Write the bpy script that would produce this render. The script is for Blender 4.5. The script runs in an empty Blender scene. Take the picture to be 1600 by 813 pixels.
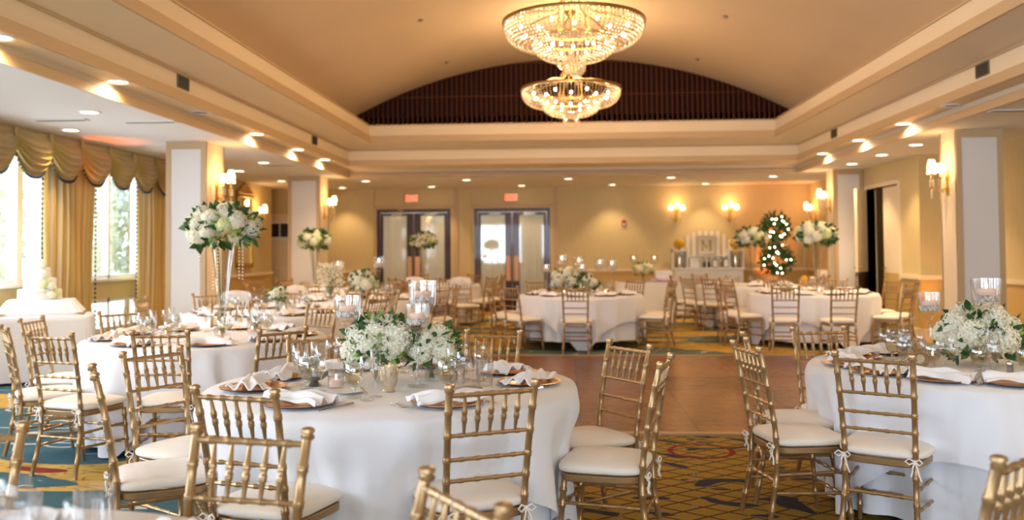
import bpy, math, random
from mathutils import Vector, Matrix
import numpy as np
random.seed(7)
sc = bpy.context.scene
COL = sc.collection
PI = math.pi
def R(d): return math.radians(d)

# ------------------------------------------------------------------ camera
FPX = 1400.0
yaw, pitch, roll = 0.0575, 0.0325, -0.0072
fw = Vector((-math.sin(yaw)*math.cos(pitch), math.cos(yaw)*math.cos(pitch), math.sin(pitch)))
rt = Vector((math.cos(yaw), math.sin(yaw), 0)); up = rt.cross(fw)
r2 = rt*math.cos(roll)+up*math.sin(roll); u2 = -rt*math.sin(roll)+up*math.cos(roll)
cd = bpy.data.cameras.new('camera'); cam = bpy.data.objects.new('camera', cd); COL.objects.link(cam)
cam.matrix_world = Matrix(((r2.x, u2.x, -fw.x, -0.128), (r2.y, u2.y, -fw.y, 0), (r2.z, u2.z, -fw.z, 1.44), (0, 0, 0, 1)))
cd.sensor_width = 36; cd.lens = 36*FPX/1600; cd.shift_y = -(406.5-345.16)/1600
cd.clip_start = .05; cd.clip_end = 200
cd.dof.use_dof = True; cd.dof.focus_distance = 4.4; cd.dof.aperture_fstop = 1.9
sc.camera = cam
sc.view_settings.view_transform = 'Standard'; sc.view_settings.look = 'None'
sc.view_settings.exposure = 0.13; sc.view_settings.gamma = 1.0
sc.view_settings.use_curve_mapping = False
# ------------------------------------------------------------------ world: bright overcast daylight
w = bpy.data.worlds.new('daylight'); sc.world = w; w.use_nodes = True
bg = w.node_tree.nodes['Background']; bg.inputs[0].default_value = (.78, .90, 1, 1); bg.inputs[1].default_value = 4.5
WARM = (1, .66, .34)
def lamp(name, kind, loc, energy, color, rot=(0, 0, 0), **kw):
    l = bpy.data.lights.new(name, kind); l.energy = energy; l.color = color
    for k, v in kw.items(): setattr(l, k, v)
    o = bpy.data.objects.new(name, l); COL.objects.link(o); o.location = loc; o.rotation_euler = rot
    return o
# daylight pouring through the windows of the left wall and of the wall behind the camera
DAY = (.66, .80, 1)
for y, wd in ((-2.6, 3.0), (1.4, 3.0), (5.4, 3.0), (9.75, 2.2), (12.65, 1.5)):
    lamp('window_daylight', 'AREA', (-7.05, y, 1.65), 62*wd, DAY, (0, R(-90), 0), shape='RECTANGLE', size=2.2, size_y=wd)
for x in (-3.6, 0, 3.6):
    lamp('window_daylight', 'AREA', (x, -5.3, 1.75), 190, DAY, (R(90), 0, 0), shape='RECTANGLE', size=2.8, size_y=2.3)

# ------------------------------------------------------------------ materials
def mat(name, col, rough=.6, metal=0, spec=.5, bump=None, emis=None, trans=0, noise=None, sheen=0, coat=0):
    m = bpy.data.materials.new(name); m.use_nodes = True; nt = m.node_tree; b = nt.nodes['Principled BSDF']
    b.inputs['Base Color'].default_value = (*col, 1); b.inputs['Roughness'].default_value = rough
    b.inputs['Metallic'].default_value = metal; b.inputs['Specular IOR Level'].default_value = spec
    if sheen: b.inputs['Sheen Weight'].default_value = sheen
    if coat: b.inputs['Coat Weight'].default_value = coat
    if emis: b.inputs['Emission Color'].default_value = (*emis[0], 1); b.inputs['Emission Strength'].default_value = emis[1]
    if noise or bump:
        tc = nt.nodes.new('ShaderNodeTexCoord'); n = nt.nodes.new('ShaderNodeTexNoise'); nt.links.new(tc.outputs['Object'], n.inputs['Vector'])
        n.inputs['Scale'].default_value = (noise or bump)[0]; n.inputs['Detail'].default_value = 4
        if noise:
            mx = nt.nodes.new('ShaderNodeMix'); mx.data_type = 'RGBA'
            mx.inputs[6].default_value = (*[c*(1-noise[1]) for c in col], 1); mx.inputs[7].default_value = (*[min(1, c*(1+noise[1])) for c in col], 1)
            nt.links.new(n.outputs['Fac'], mx.inputs[0]); nt.links.new(mx.outputs[2], b.inputs['Base Color'])
        if bump:
            bp = nt.nodes.new('ShaderNodeBump'); bp.inputs['Strength'].default_value = bump[1]; bp.inputs['Distance'].default_value = .01
            nt.links.new(n.outputs['Fac'], bp.inputs['Height']); nt.links.new(bp.outputs[0], b.inputs['Normal'])
    return m
def glassmat(name, tint=(1, 1, 1), refl=.06):
    m = bpy.data.materials.new(name); m.use_nodes = True; nt = m.node_tree; nt.nodes.clear()
    o = nt.nodes.new('ShaderNodeOutputMaterial'); t = nt.nodes.new('ShaderNodeBsdfTransparent'); t.inputs[0].default_value = (*tint, 1)
    g = nt.nodes.new('ShaderNodeBsdfGlossy'); g.inputs['Roughness'].default_value = .03
    lw = nt.nodes.new('ShaderNodeLayerWeight'); lw.inputs[0].default_value = .35
    mr = nt.nodes.new('ShaderNodeMapRange'); mr.inputs[3].default_value = refl; mr.inputs[4].default_value = .5
    mx = nt.nodes.new('ShaderNodeMixShader'); nt.links.new(lw.outputs['Facing'], mr.inputs[0]); nt.links.new(mr.outputs[0], mx.inputs[0])
    nt.links.new(t.outputs[0], mx.inputs[1]); nt.links.new(g.outputs[0], mx.inputs[2]); nt.links.new(mx.outputs[0], o.inputs[0])
    return m
def translucent(name, col, mixf=.5, emis=None, gloss=0):
    m = bpy.data.materials.new(name); m.use_nodes = True; nt = m.node_tree; nt.nodes.clear()
    o = nt.nodes.new('ShaderNodeOutputMaterial'); d = nt.nodes.new('ShaderNodeBsdfDiffuse'); t = nt.nodes.new('ShaderNodeBsdfTranslucent')
    d.inputs[0].default_value = (*col, 1); t.inputs[0].default_value = (*col, 1)
    mx = nt.nodes.new('ShaderNodeMixShader'); mx.inputs[0].default_value = mixf
    nt.links.new(d.outputs[0], mx.inputs[1]); nt.links.new(t.outputs[0], mx.inputs[2]); last = mx
    if gloss:
        g = nt.nodes.new('ShaderNodeBsdfGlossy'); g.inputs['Roughness'].default_value = .08
        m2 = nt.nodes.new('ShaderNodeMixShader'); m2.inputs[0].default_value = gloss
        nt.links.new(last.outputs[0], m2.inputs[1]); nt.links.new(g.outputs[0], m2.inputs[2]); last = m2
    if emis:
        e = nt.nodes.new('ShaderNodeEmission'); e.inputs[0].default_value = (*emis[0], 1); e.inputs[1].default_value = emis[1]
        a = nt.nodes.new('ShaderNodeAddShader'); nt.links.new(last.outputs[0], a.inputs[0]); nt.links.new(e.outputs[0], a.inputs[1]); last = a
    nt.links.new(last.outputs[0], o.inputs[0])
    return m
class N:  # tiny node helper
    def __init__(s, m): s.nt = m.node_tree
    def __call__(s, t, **kw):
        n = s.nt.nodes.new(t)
        for k, v in kw.items(): setattr(n, k, v)
        return n
    def l(s, a, b): s.nt.links.new(a, b)
    def math(s, op, a, b=None, c=None):
        n = s('ShaderNodeMath', operation=op)
        for i, v in enumerate((a, b, c)):
            if v is None: continue
            if isinstance(v, (int, float)): n.inputs[i].default_value = v
            else: s.l(v, n.inputs[i])
        return n.outputs[0]
    def mix(s, f, a, b):
        n = s('ShaderNodeMix', data_type='RGBA')
        for i, v in ((0, f), (6, a), (7, b)):
            if isinstance(v, tuple): n.inputs[i].default_value = (*v, 1)
            elif isinstance(v, (int, float)): n.inputs[i].default_value = v
            else: s.l(v, n.inputs[i])
        return n.outputs[2]
    def noise(s, vec, sc_, det=2, dist=0):
        n = s('ShaderNodeTexNoise'); n.inputs['Scale'].default_value = sc_; n.inputs['Detail'].default_value = det; n.inputs['Distortion'].default_value = dist
        s.l(vec, n.inputs['Vector']); return n.outputs['Fac']

MT = {}
MT['gold'] = mat('gold_painted_wood', (.40, .252, .118), .30, .6, bump=(60, .12), noise=(9, .12))
MT['cushion'] = mat('ivory_cushion_fabric', (.86, .80, .72), .85, bump=(260, .25), sheen=.2)
MT['linen'] = mat('white_linen', (.79, .80, .845), .75, bump=(300, .18), sheen=.25)
MT['napkin'] = mat('white_napkin', (.86, .86, .89), .7, bump=(200, .2), sheen=.2)
MT['tie'] = mat('white_ribbon', (.85, .82, .76), .7)
MT['glass'] = glassmat('clear_glass')
MT['frost'] = glassmat('misty_glass', (.93, .95, .93), .12)
MT['clearvase'] = glassmat('thin_clear_glass', (.98, .98, .97), .03)
MT['vaseglass'] = translucent('milky_glass', (.9, .9, .88), .6, gloss=.12)
MT['water'] = glassmat('amber_tinted_drink', (.97, .90, .72), .06)  # amber tint puts warm reflections in the glass into the drink's colour
MT['charger'] = mat('copper_gold_charger', (.80, .44, .20), .22, .9)
MT['darkrim'] = mat('dark_charger_underside', (.03, .02, .02), .4)
MT['silver'] = mat('polished_silver', (.68, .66, .63), .2, 1)
MT['flat'] = mat('steel_cutlery', (.62, .55, .5), .22, 1)
MT['pewter'] = mat('pewter', (.34, .32, .30), .35, .9)
MT['merc'] = mat('mercury_glass', (.78, .66, .52), .18, .8, noise=(40, .35))
MT['wax'] = translucent('pale_pink_wax', (.95, .80, .74), .4)
MT['whitewax'] = translucent('white_wax', (.95, .9, .82), .4)
MT['flame'] = mat('candle_flame', (1, .8, .4), .5, emis=((1, .74, .40), 18))
MT['bloom'] = translucent('white_petals', (.92, .895, .75), .3)
MT['bloomg'] = translucent('green_white_petals', (.80, .84, .50), .3)
MT['rose'] = translucent('yellow_green_petals', (.72, .74, .28), .3)
MT['leaf'] = mat('green_leaf', (.03, .095, .02), .45, noise=(14, .5))
MT['leafl'] = mat('lime_leaf', (.22, .33, .06), .5, noise=(14, .4))
MT['stem'] = mat('green_stem', (.05, .13, .04), .5)
MT['cream'] = mat('cream_painted_plaster', (.80, .675, .48), .7, noise=(1.2, .04), bump=(90, .04))
MT['vault'] = mat('vault_plaster', (.68, .53, .36), .8, noise=(.9, .06), bump=(60, .05))
MT['tan'] = mat('tan_painted_moulding', (.56, .40, .225), .5)
MT['wingceil'] = mat('white_ceiling_paint', (.76, .725, .68), .8, noise=(1, .03))
MT['white'] = mat('white_paint', (.80, .78, .74), .45)
MT['pillarp'] = mat('pale_pillar_panel', (.76, .73, .70), .6, noise=(2, .03), bump=(140, .06))
MT['brass'] = mat('aged_brass', (.42, .26, .09), .3, .95, noise=(30, .2))
MT['goldleaf'] = mat('gilded_frame', (.55, .34, .07), .3, .85, noise=(40, .3), bump=(70, .5))
MT['mirror'] = mat('mirror_glass', (.9, .9, .9), .02, 1)
MT['darkwood'] = mat('dark_stained_wood', (.045, .013, .012), .3, noise=(3, .3), coat=.2)
MT['sheer'] = translucent('sheer_curtain', (.85, .80, .66), .5)
MT['black'] = mat('black_finish', (.012, .012, .014), .5)
MT['vent'] = mat('grey_green_vent', (.16, .15, .10), .5)
MT['redplastic'] = mat('red_plastic', (.42, .03, .02), .35)
MT['shade'] = translucent('lit_lamp_shade', (.95, .85, .65), .5, emis=((1, .70, .38), 3.2))
MT['bulb'] = mat('glowing_bulb', (1, .8, .5), .5, emis=((1, .72, .44), 100))
MT['lens'] = mat('downlight_lens', (1, .9, .7), .5, emis=((1, .84, .60), 9))
MT['deadlens'] = mat('unlit_downlight', (.25, .22, .2), .25, .5)
MT['crystal'] = translucent('crystal_bead', (.80, .66, .48), .45, gloss=.42)
MT['fairy'] = mat('string_light_bulb', (1, .85, .6), .5, emis=((1, .80, .50), 22))
MT['icing'] = mat('white_icing', (.88, .86, .80), .5)
MT['yfl'] = mat('golden_pomander', (.75, .42, .04), .7, noise=(40, .4))
MT['cork'] = mat('natural_wood', (.36, .22, .11), .6, noise=(12, .3))
MT['outgreen'] = mat('garden_foliage', (.42, .55, .46), .7, noise=(3, .6))
MT['outgrey'] = mat('pale_render', (.62, .66, .66), .7)
MT['lav'] = mat('lavender_tissue', (.45, .33, .62), .7)
MT['orange'] = mat('orange_petals', (.75, .30, .06), .6)

def wallpaper():
    m = mat('golden_wallpaper', (.56, .42, .22), .6); n = N(m); b = m.node_tree.nodes['Principled BSDF']
    tc = n('ShaderNodeTexCoord').outputs['Object']
    mp = n('ShaderNodeMapping'); mp.inputs['Scale'].default_value = (1, 1, .06); n.l(tc, mp.inputs['Vector'])
    f = n.noise(mp.outputs[0], 55, 3)
    n.l(n.mix(f, (.56, .445, .215), (.70, .56, .29)), b.inputs['Base Color']); return m
MT['wall'] = wallpaper()
MT['wains'] = mat('ochre_wainscot', (.60, .41, .15), .6, noise=(30, .08))

def curtainmat():
    m = mat('striped_gold_curtain', (.5, .3, .05), .55, sheen=.3); n = N(m); b = m.node_tree.nodes['Principled BSDF']
    uv = n('ShaderNodeUVMap').outputs[0]; s = n('ShaderNodeSeparateXYZ'); n.l(uv, s.inputs[0])
    f = n.math('FRACT', n.math('MULTIPLY', s.outputs[0], 1.0))
    a = n.math('GREATER_THAN', f, .82); c = n.math('GREATER_THAN', n.math('FRACT', n.math('MULTIPLY', s.outputs[0], 2.0)), .8)
    col = n.mix(a, n.mix(c, (.56, .37, .10), (.40, .27, .08)), (.72, .60, .36))
    n.l(col, b.inputs['Base Color']); return m
MT['curtain'] = curtainmat()
MT['swag'] = mat('olive_gold_swag', (.46, .31, .075), .45, noise=(5, .2), sheen=.3)
MT['tassel'] = mat('dark_tassel_trim', (.02, .025, .03), .6)

def slatwood():
    m = mat('ribbed_mahogany', (.05, .015, .015), .7, spec=.15); n = N(m); b = m.node_tree.nodes['Principled BSDF']
    tc = n('ShaderNodeTexCoord').outputs['Object']; s = n('ShaderNodeSeparateXYZ'); n.l(tc, s.inputs[0])
    h = n.math('LESS_THAN', n.math('FRACT', n.math('MULTIPLY', s.outputs[2], 1.6)), .02)
    f = n.noise(tc, 4, 3)
    st = n.math('LESS_THAN', n.math('FRACT', n.math('DIVIDE', n.math('ADD', s.outputs[0], 4.15), .095)), .14)  # light on the rib edges, put into the colour as orange-brown stripes
    h = n.math('MAXIMUM', h, st)
    n.l(n.mix(h, n.mix(f, (.016, .004, .004), (.026, .007, .005)), (.15, .045, .016)), b.inputs['Base Color']); return m
MT['slat'] = slatwood()

def carpet():
    m = mat('patterned_carpet', (.1, .2, .3), .95, spec=.15); n = N(m); b = m.node_tree.nodes['Principled BSDF']
    tc = n('ShaderNodeTexCoord').outputs['Object']; s = n('ShaderNodeSeparateXYZ'); n.l(tc, s.inputs[0]); X, Y = s.outputs[0], s.outputs[1]
    # teal ground with gold ribbons and pale scrolls
    mp = n('ShaderNodeMapping'); mp.inputs['Rotation'].default_value = (0, 0, R(24)); mp.inputs['Scale'].default_value = (.55, 1.5, 1); n.l(tc, mp.inputs[0])
    v = mp.outputs[0]
    f1 = n.noise(v, .62, 1.2, .9); f2 = n.noise(v, 1.15, 1.0, 1.6); f3 = n.noise(v, 5.0, 2, .8)
    teal = n.mix(n.noise(tc, 60, 2), (.030, .080, .112), (.060, .142, .172))
    gold = n.mix(n.math('GREATER_THAN', n.math('FRACT', n.math('MULTIPLY', f3, 6.0)), .72), (.56, .36, .085), (.36, .22, .045))
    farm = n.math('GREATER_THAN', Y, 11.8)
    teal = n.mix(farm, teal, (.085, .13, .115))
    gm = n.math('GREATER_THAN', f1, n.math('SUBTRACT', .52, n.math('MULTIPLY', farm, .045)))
    pale = n.math('LESS_THAN', n.math('ABSOLUTE', n.math('SUBTRACT', n.math('FRACT', n.math('MULTIPLY', f2, 5.0)), .5)), .055)
    paler = n.math('MULTIPLY', pale, n.math('LESS_THAN', f1, .47))
    A = n.mix(gm, n.mix(paler, teal, (.48, .50, .46)), gold)
    rd = n.math('MULTIPLY', n.math('GREATER_THAN', f2, .69), n.math('GREATER_THAN', f1, .5))
    A = n.mix(rd, A, (.20, .025, .02))
    # golden field with dark lattice, blue-black acanthus scrolls and red rings
    d1 = n.math('FRACT', n.math('MULTIPLY', n.math('ADD', n.math('MULTIPLY', X, .72), Y), 5.6))
    d2 = n.math('FRACT', n.math('MULTIPLY', n.math('SUBTRACT', n.math('MULTIPLY', X, .72), Y), 5.6))
    lat = n.math('MAXIMUM', n.math('LESS_THAN', d1, .12), n.math('LESS_THAN', d2, .12))
    gb = n.mix(n.noise(tc, 50, 2), (.27, .165, .030), (.40, .25, .045))
    B = n.mix(lat, gb, (.085, .045, .022))
    mp2 = n('ShaderNodeMapping'); mp2.inputs['Location'].default_value = (3.1, 1.7, 0); mp2.inputs['Scale'].default_value = (.8, 1.25, 1); n.l(tc, mp2.inputs[0])
    g1 = n.noise(mp2.outputs[0], 2.1, .4, 2.6)
    B = n.mix(n.math('GREATER_THAN', g1, .60), B, (.26, .20, .10))
    B = n.mix(n.math('GREATER_THAN', g1, .625), B, (.035, .04, .055))
    vr = n('ShaderNodeTexVoronoi'); vr.inputs['Scale'].default_value = .9; n.l(tc, vr.inputs['Vector'])
    ring = n.math('LESS_THAN', n.math('ABSOLUTE', n.math('SUBTRACT', vr.outputs['Distance'], .2)), .018)
    B = n.mix(ring, B, (.20, .03, .02))
    wob = n.math('MULTIPLY', n.math('SUBTRACT', n.noise(tc, .8, 1), .5), 1.6)
    near = n.math('GREATER_THAN', n.math('ADD', X, wob), -.7)
    near = n.math('MULTIPLY', near, n.math('LESS_THAN', n.math('ADD', Y, wob), 9.5))
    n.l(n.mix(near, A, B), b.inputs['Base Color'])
    bp = n('ShaderNodeBump'); bp.inputs['Strength'].default_value = .3; bp.inputs['Distance'].default_value = .005
    n.l(n.noise(tc, 220, 2), bp.inputs['Height']); n.l(bp.outputs[0], b.inputs['Normal'])
    return m
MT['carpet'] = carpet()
def parquet():
    m = mat('dance_floor_parquet', (.3, .12, .04), .3, spec=.4); n = N(m); b = m.node_tree.nodes['Principled BSDF']
    tc = n('ShaderNodeTexCoord').outputs['Object']
    br = n('ShaderNodeTexBrick'); br.inputs['Scale'].default_value = 1.0; br.offset = 0
    br.inputs['Brick Width'].default_value = .92; br.inputs['Row Height'].default_value = .92; br.inputs['Mortar Size'].default_value = .009
    br.inputs['Color1'].default_value = (.135, .052, .018, 1); br.inputs['Color2'].default_value = (.27, .105, .026, 1); br.inputs['Mortar'].default_value = (.035, .014, .007, 1)
    n.l(tc, br.inputs['Vector'])
    mp = n('ShaderNodeMapping'); mp.inputs['Scale'].default_value = (1, 9, 1); n.l(tc, mp.inputs[0])
    g = n.noise(mp.outputs[0], 5, 5, .6)
    mm = n('ShaderNodeMix', data_type='RGBA', blend_type='MULTIPLY'); mm.inputs[0].default_value = 1
    n.l(br.outputs[0], mm.inputs[6]); n.l(n.mix(g, (.7, .66, .6), (1.15, 1.1, 1.0)), mm.inputs[7]); n.l(mm.outputs[2], b.inputs['Base Color'])
    n.l(n.math('ADD', n.math('MULTIPLY', g, .16), .20), b.inputs['Roughness'])
    return m
MT['parquet'] = parquet()

# ------------------------------------------------------------------ mesh helpers
class MB:
    def __init__(s): s.v = []; s.f = []; s.uv = None
    def add(s, vs, fs):
        o = len(s.v); s.v += [tuple(p) for p in vs]; s.f += [tuple(i+o for i in f) for f in fs]; return s
    def box(s, x0, x1, y0, y1, z0, z1, M=None):
        vs = [Vector((x, y, z)) for z in (z0, z1) for y in (y0, y1) for x in (x0, x1)]
        if M: vs = [M @ p for p in vs]
        return s.add(vs, [(0, 2, 3, 1), (4, 5, 7, 6), (0, 1, 5, 4), (2, 6, 7, 3), (0, 4, 6, 2), (1, 3, 7, 5)])
    def lathe(s, prof, n=24, c=(0, 0, 0), M=None, wob=None, a0=0):
        vs = []; fs = []
        for k, (r, z) in enumerate(prof):
            for i in range(n):
                a = a0+2*PI*i/n; q = r*(wob(a, k) if wob else 1)
                p = Vector((c[0]+q*math.cos(a), c[1]+q*math.sin(a), c[2]+z)); vs.append(M @ p if M else p)
        for k in range(len(prof)-1):
            for i in range(n):
                j = (i+1) % n; fs.append((k*n+i, k*n+j, (k+1)*n+j, (k+1)*n+i))
        if prof[0][0] > 1e-5: fs.append(tuple(range(n-1, -1, -1))) if prof[0][0] < 0 else None
        fs = [f for f in fs if f]
        return s.add(vs, fs)
    def tube(s, pts, rad, n=8, cap=True):
        pts = [Vector(p) for p in pts]; m = len(pts)
        rad = rad if isinstance(rad, (list, tuple)) else [rad]*m
        vs = []; fs = []; prev = None
        for k, p in enumerate(pts):
            t = (pts[min(k+1, m-1)]-pts[max(k-1, 0)])
            if t.length < 1e-9: t = Vector((0, 0, 1))
            t.normalize()
            a = prev - t*prev.dot(t) if prev is not None else t.orthogonal()
            if a.length < 1e-6: a = t.orthogonal()
            a.normalize(); prev = a; b = t.cross(a)
            for i in range(n):
                q = 2*PI*i/n; vs.append(p+(a*math.cos(q)+b*math.sin(q))*rad[k])
        for k in range(m-1):
            for i in range(n):
                j = (i+1) % n; fs.append((k*n+i, k*n+j, (k+1)*n+j, (k+1)*n+i))
        if cap: fs += [tuple(range(n-1, -1, -1)), tuple((m-1)*n+i for i in range(n))]
        return s.add(vs, fs)
    def ball(s, c, r, n=8, m=6, sq=(1, 1, 1)):
        prof = [(r*math.sin(PI*k/m), -r*math.cos(PI*k/m)) for k in range(m+1)]
        vs = []; fs = []
        for (q, z) in prof:
            for i in range(n):
                a = 2*PI*i/n; vs.append((c[0]+q*math.cos(a)*sq[0], c[1]+q*math.sin(a)*sq[1], c[2]+z*sq[2]))
        for k in range(m):
            for i in range(n):
                j = (i+1) % n; fs.append((k*n+i, k*n+j, (k+1)*n+j, (k+1)*n+i))
        return s.add(vs, fs)
    def octa(s, c, r, h=1.3):
        x, y, z = c
        return s.add([(x+r, y, z), (x, y+r, z), (x-r, y, z), (x, y-r, z), (x, y, z+r*h), (x, y, z-r*h)],
                     [(0, 1, 4), (1, 2, 4), (2, 3, 4), (3, 0, 4), (1, 0, 5), (2, 1, 5), (3, 2, 5), (0, 3, 5)])
    def grid(s, fn, nu, nv, close=False):
        vs = [fn(i/(nu if close else nu-1), j/(nv-1)) for j in range(nv) for i in range(nu)]
        fs = []
        for j in range(nv-1):
            for i in range(nu if close else nu-1):
                k = (i+1) % nu; fs.append((j*nu+i, j*nu+k, (j+1)*nu+k, (j+1)*nu+i))
        return s.add(vs, fs)
    def prism(s, outline, t, M):   # outline in local xy, thickness t along z, M places it
        n = len(outline); vs = [M @ Vector((x, y, 0)) for x, y in outline]+[M @ Vector((x, y, t)) for x, y in outline]
        return s.add(vs, [tuple(range(n-1, -1, -1)), tuple(range(n, 2*n))]+[(i, (i+1) % n, n+(i+1) % n, n+i) for i in range(n)])
    def build(s, name, m, parent=None, smooth=True, mods=None, loc=None, ang=40):
        me = bpy.data.meshes.new(name); me.from_pydata(s.v, [], s.f); me.validate(); me.update()
        if smooth:
            me.polygons.foreach_set('use_smooth', [True]*len(me.polygons))
            try: me.set_sharp_from_angle(angle=R(ang))
            except Exception: pass
        me.materials.append(MT[m] if isinstance(m, str) else m)
        o = bpy.data.objects.new(name, me); COL.objects.link(o)
        if parent: o.parent = parent
        if loc: o.location = loc
        if mods: mods(o)
        return o
def bevel(w_=.006, seg=2):
    def f(o):
        b = o.modifiers.new('bevel', 'BEVEL'); b.width = w_; b.segments = seg; b.limit_method = 'ANGLE'
    return f
def solid(t):
    def f(o):
        b = o.modifiers.new('solid', 'SOLIDIFY'); b.thickness = t; b.offset = 0
    return f
def subd(n):
    def f(o):
        b = o.modifiers.new('sub', 'SUBSURF'); b.levels = n; b.render_levels = n
    return f
def tag(o, label, cat, group=None, kind=None):
    if label: o['label'] = label
    if cat: o['category'] = cat
    if group: o['group'] = group
    if kind: o['kind'] = kind
    return o
def empty(name, loc=(0, 0, 0), rz=0, label=None, cat=None, group=None):
    o = bpy.data.objects.new(name, None); COL.objects.link(o); o.location = loc; o.rotation_euler = (0, 0, rz); o.empty_display_size = .1
    return tag(o, label, cat, group)
KIDS = {}
def kids(o):
    if o.name not in KIDS: KIDS[o.name] = list(o.children)
    return KIDS[o.name]
def copy_tree(o, parent=None):
    c = o.copy(); COL.objects.link(c)
    if parent: c.parent = parent
    for ch in kids(o): copy_tree(ch, c)
    return c
class Proto:
    """first use takes the original itself, later uses are copies"""
    def __init__(s, make): s.make = make; s.o = None; s.used = False
    def place(s, loc, rz=0, label=None, cat=None, group=None, scale=None):
        if s.o is None: s.o = s.make(); bpy.context.view_layer.update(); o = s.o; kids_all(o)
        else: o = copy_tree(s.o)
        o.location = loc; o.rotation_euler = (0, 0, rz)
        if scale: o.scale = (scale,)*3
        for k in ('group',):
            if k in o.keys() and not group: del o[k]
        return tag(o, label, cat, group)
def kids_all(o):
    for ch in kids(o): kids_all(ch)
def struct(mb, name, m, **kw):
    o = mb.build(name, m, smooth=kw.pop('smooth', False), **kw); o['kind'] = 'structure'; return o

# ------------------------------------------------------------------ the room
XL, XR, YF, YB = -6.75, 5.94, -5.0, 20.8
struct(MB().box(-9.2, 8.4, -5.2, 22.3, -.1, 0), 'floor', 'carpet')
struct(MB().box(-1.9, 3.75, 7.1, 12.1, .0, .012), 'floor_dance', 'parquet')
t = MB()
t.box(-1.98, 3.83, 7.0, 7.1, 0, .016).box(-1.98, 3.83, 12.1, 12.2, 0, .016).box(-1.98, -1.9, 7.1, 12.1, 0, .016).box(3.75, 3.83, 7.1, 12.1, 0, .016)
struct(t, 'trim_1', mat('floor_edging', (.42, .27, .15), .4))
# window wall: piers between openings, sill band and lower lights
OPEN = [(-4.1, -1.1), (-.1, 2.9), (3.9, 6.9), (8.55, 11.1), (11.85, 13.65)]
wl = MB(); y0 = YF
for a, b in OPEN:
    wl.box(XL-.15, XL, y0, a, 0, 2.9); wl.box(XL-.15, XL, a, b, 2.75, 2.9); wl.box(XL-.15, XL, a, b, .78, 1.06); wl.box(XL-.15, XL, a, b, 0, .3); y0 = b
wl.box(XL-.15, XL, y0, 16.2, 0, 2.9)
struct(wl, 'wall_left', 'wall')
t = MB().box(XL-.15, XL, 16.2, 20.0, 0, 2.9).box(-7.9, XL-.15, 19.85, 20.0, 0, 2.9).box(-8.05, -7.9, 19.85, 22, 0, 2.9)
struct(t, 'wall_left_far', 'wall')
for i, (a, b) in enumerate(OPEN):
    f = MB()
    for z0, z1 in ((.3, .78), (1.06, 2.75)):
        f.box(XL-.11, XL-.02, a, a+.06, z0, z1).box(XL-.11, XL-.02, b-.06, b, z0, z1).box(XL-.11, XL-.02, a, b, z0, z0+.06).box(XL-.11, XL-.02, a, b, z1-.06, z1)
        if i == 3: f.box(XL-.13, XL, 10.5, 10.62, z0, z1)
        else: f.box(XL-.11, XL-.02, (a+b)/2-.03, (a+b)/2+.03, z0, z1)
    wo = struct(f, f'window_{i+1}', 'white')
    g = MB().box(XL-.07, XL-.062, a+.06, b-.06, 1.12, 2.69).box(XL-.07, XL-.062, a+.06, b-.06, .36, .72).build('pane', 'glass', wo, smooth=False)
    MB().box(XL-.02, XL+.09, a-.03, b+.03, 1.03, 1.07).build('window_sill', 'white', wo, smooth=False)
# wall behind the camera with three windows
t = MB(); x0 = XL-.15
for a, b in ((-4.9, -2.3), (-1.3, 1.3), (2.3, 4.9)):
    t.box(x0, a, YF-.15, YF, 0, 5.2); t.box(a, b, YF-.15, YF, 0, .7); t.box(a, b, YF-.15, YF, 2.8, 5.2); x0 = b
t.box(x0, XR+.15, YF-.15, YF, 0, 5.2); struct(t, 'wall_front', 'wall')
for i, (a, b) in enumerate(((-4.9, -2.3), (-1.3, 1.3), (2.3, 4.9))):
    f = MB().box(a, a+.07, YF-.12, YF-.02, .7, 2.8).box(b-.07, b, YF-.12, YF-.02, .7, 2.8).box(a, b, YF-.12, YF-.02, .7, .77).box(a, b, YF-.12, YF-.02, 2.73, 2.8).box((a+b)/2-.03, (a+b)/2+.03, YF-.12, YF-.02, .7, 2.8)
    struct(f, f'window_{6+i}', 'white')
# right-hand walls
struct(MB().box(XR, XR+.15, YF, 14.4, 0, 2.9), 'wall_right', 'wall')
struct(MB().box(5.45, XR+.15, 14.4, 14.55, 0, 2.9).box(5.45, 5.60, 14.55, 15.26, 0, 2.9).box(5.45, 5.60, 15.26, 16.84, 2.5, 2.9)
       .box(5.45, 5.60, 16.84, YB, 0, 2.9), 'wall_right_far', 'wall')
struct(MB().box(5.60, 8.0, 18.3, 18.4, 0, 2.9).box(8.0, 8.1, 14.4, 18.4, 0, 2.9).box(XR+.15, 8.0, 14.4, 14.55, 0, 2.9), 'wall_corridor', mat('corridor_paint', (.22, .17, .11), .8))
# back wall
D2, D1 = (-4.51, -2.76), (-2.21, -.44)
t = MB().box(-8.05, D2[0], YB, YB+.15, 0, 2.9).box(D2[1], D1[0], YB, YB+.15, 0, 2.9).box(D1[1], 5.57, YB, YB+.15, 0, 2.9)
for a, b in (D2, D1): t.box(a, b, YB, YB+.15, 2.41, 2.9)
struct(t, 'wall_back', 'wall')
struct(MB().box(-5.2, .3, 22.2, 22.3, 0, 2.9).box(-5.3, -5.2, YB+.15, 22.3, 0, 2.9).box(.3, .4, YB+.15, 22.3, 0, 2.9), 'wall_lobby', 'white')
# pilaster lines around the double doors
for i, x in enumerate((-4.62, -2.64, -2.33, -.31)):
    struct(MB().box(x-.05, x+.05, YB-.03, YB, 0, 2.9), f'trim_{10+i}', 'tan' if i % 2 else 'wall')
struct(MB().box(-4.57, -2.69, YB-.035, YB, 2.43, 2.50), 'trim_14', 'tan'); struct(MB().box(-2.28, -.36, YB-.035, YB, 2.43, 2.50), 'trim_15', 'tan')
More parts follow.
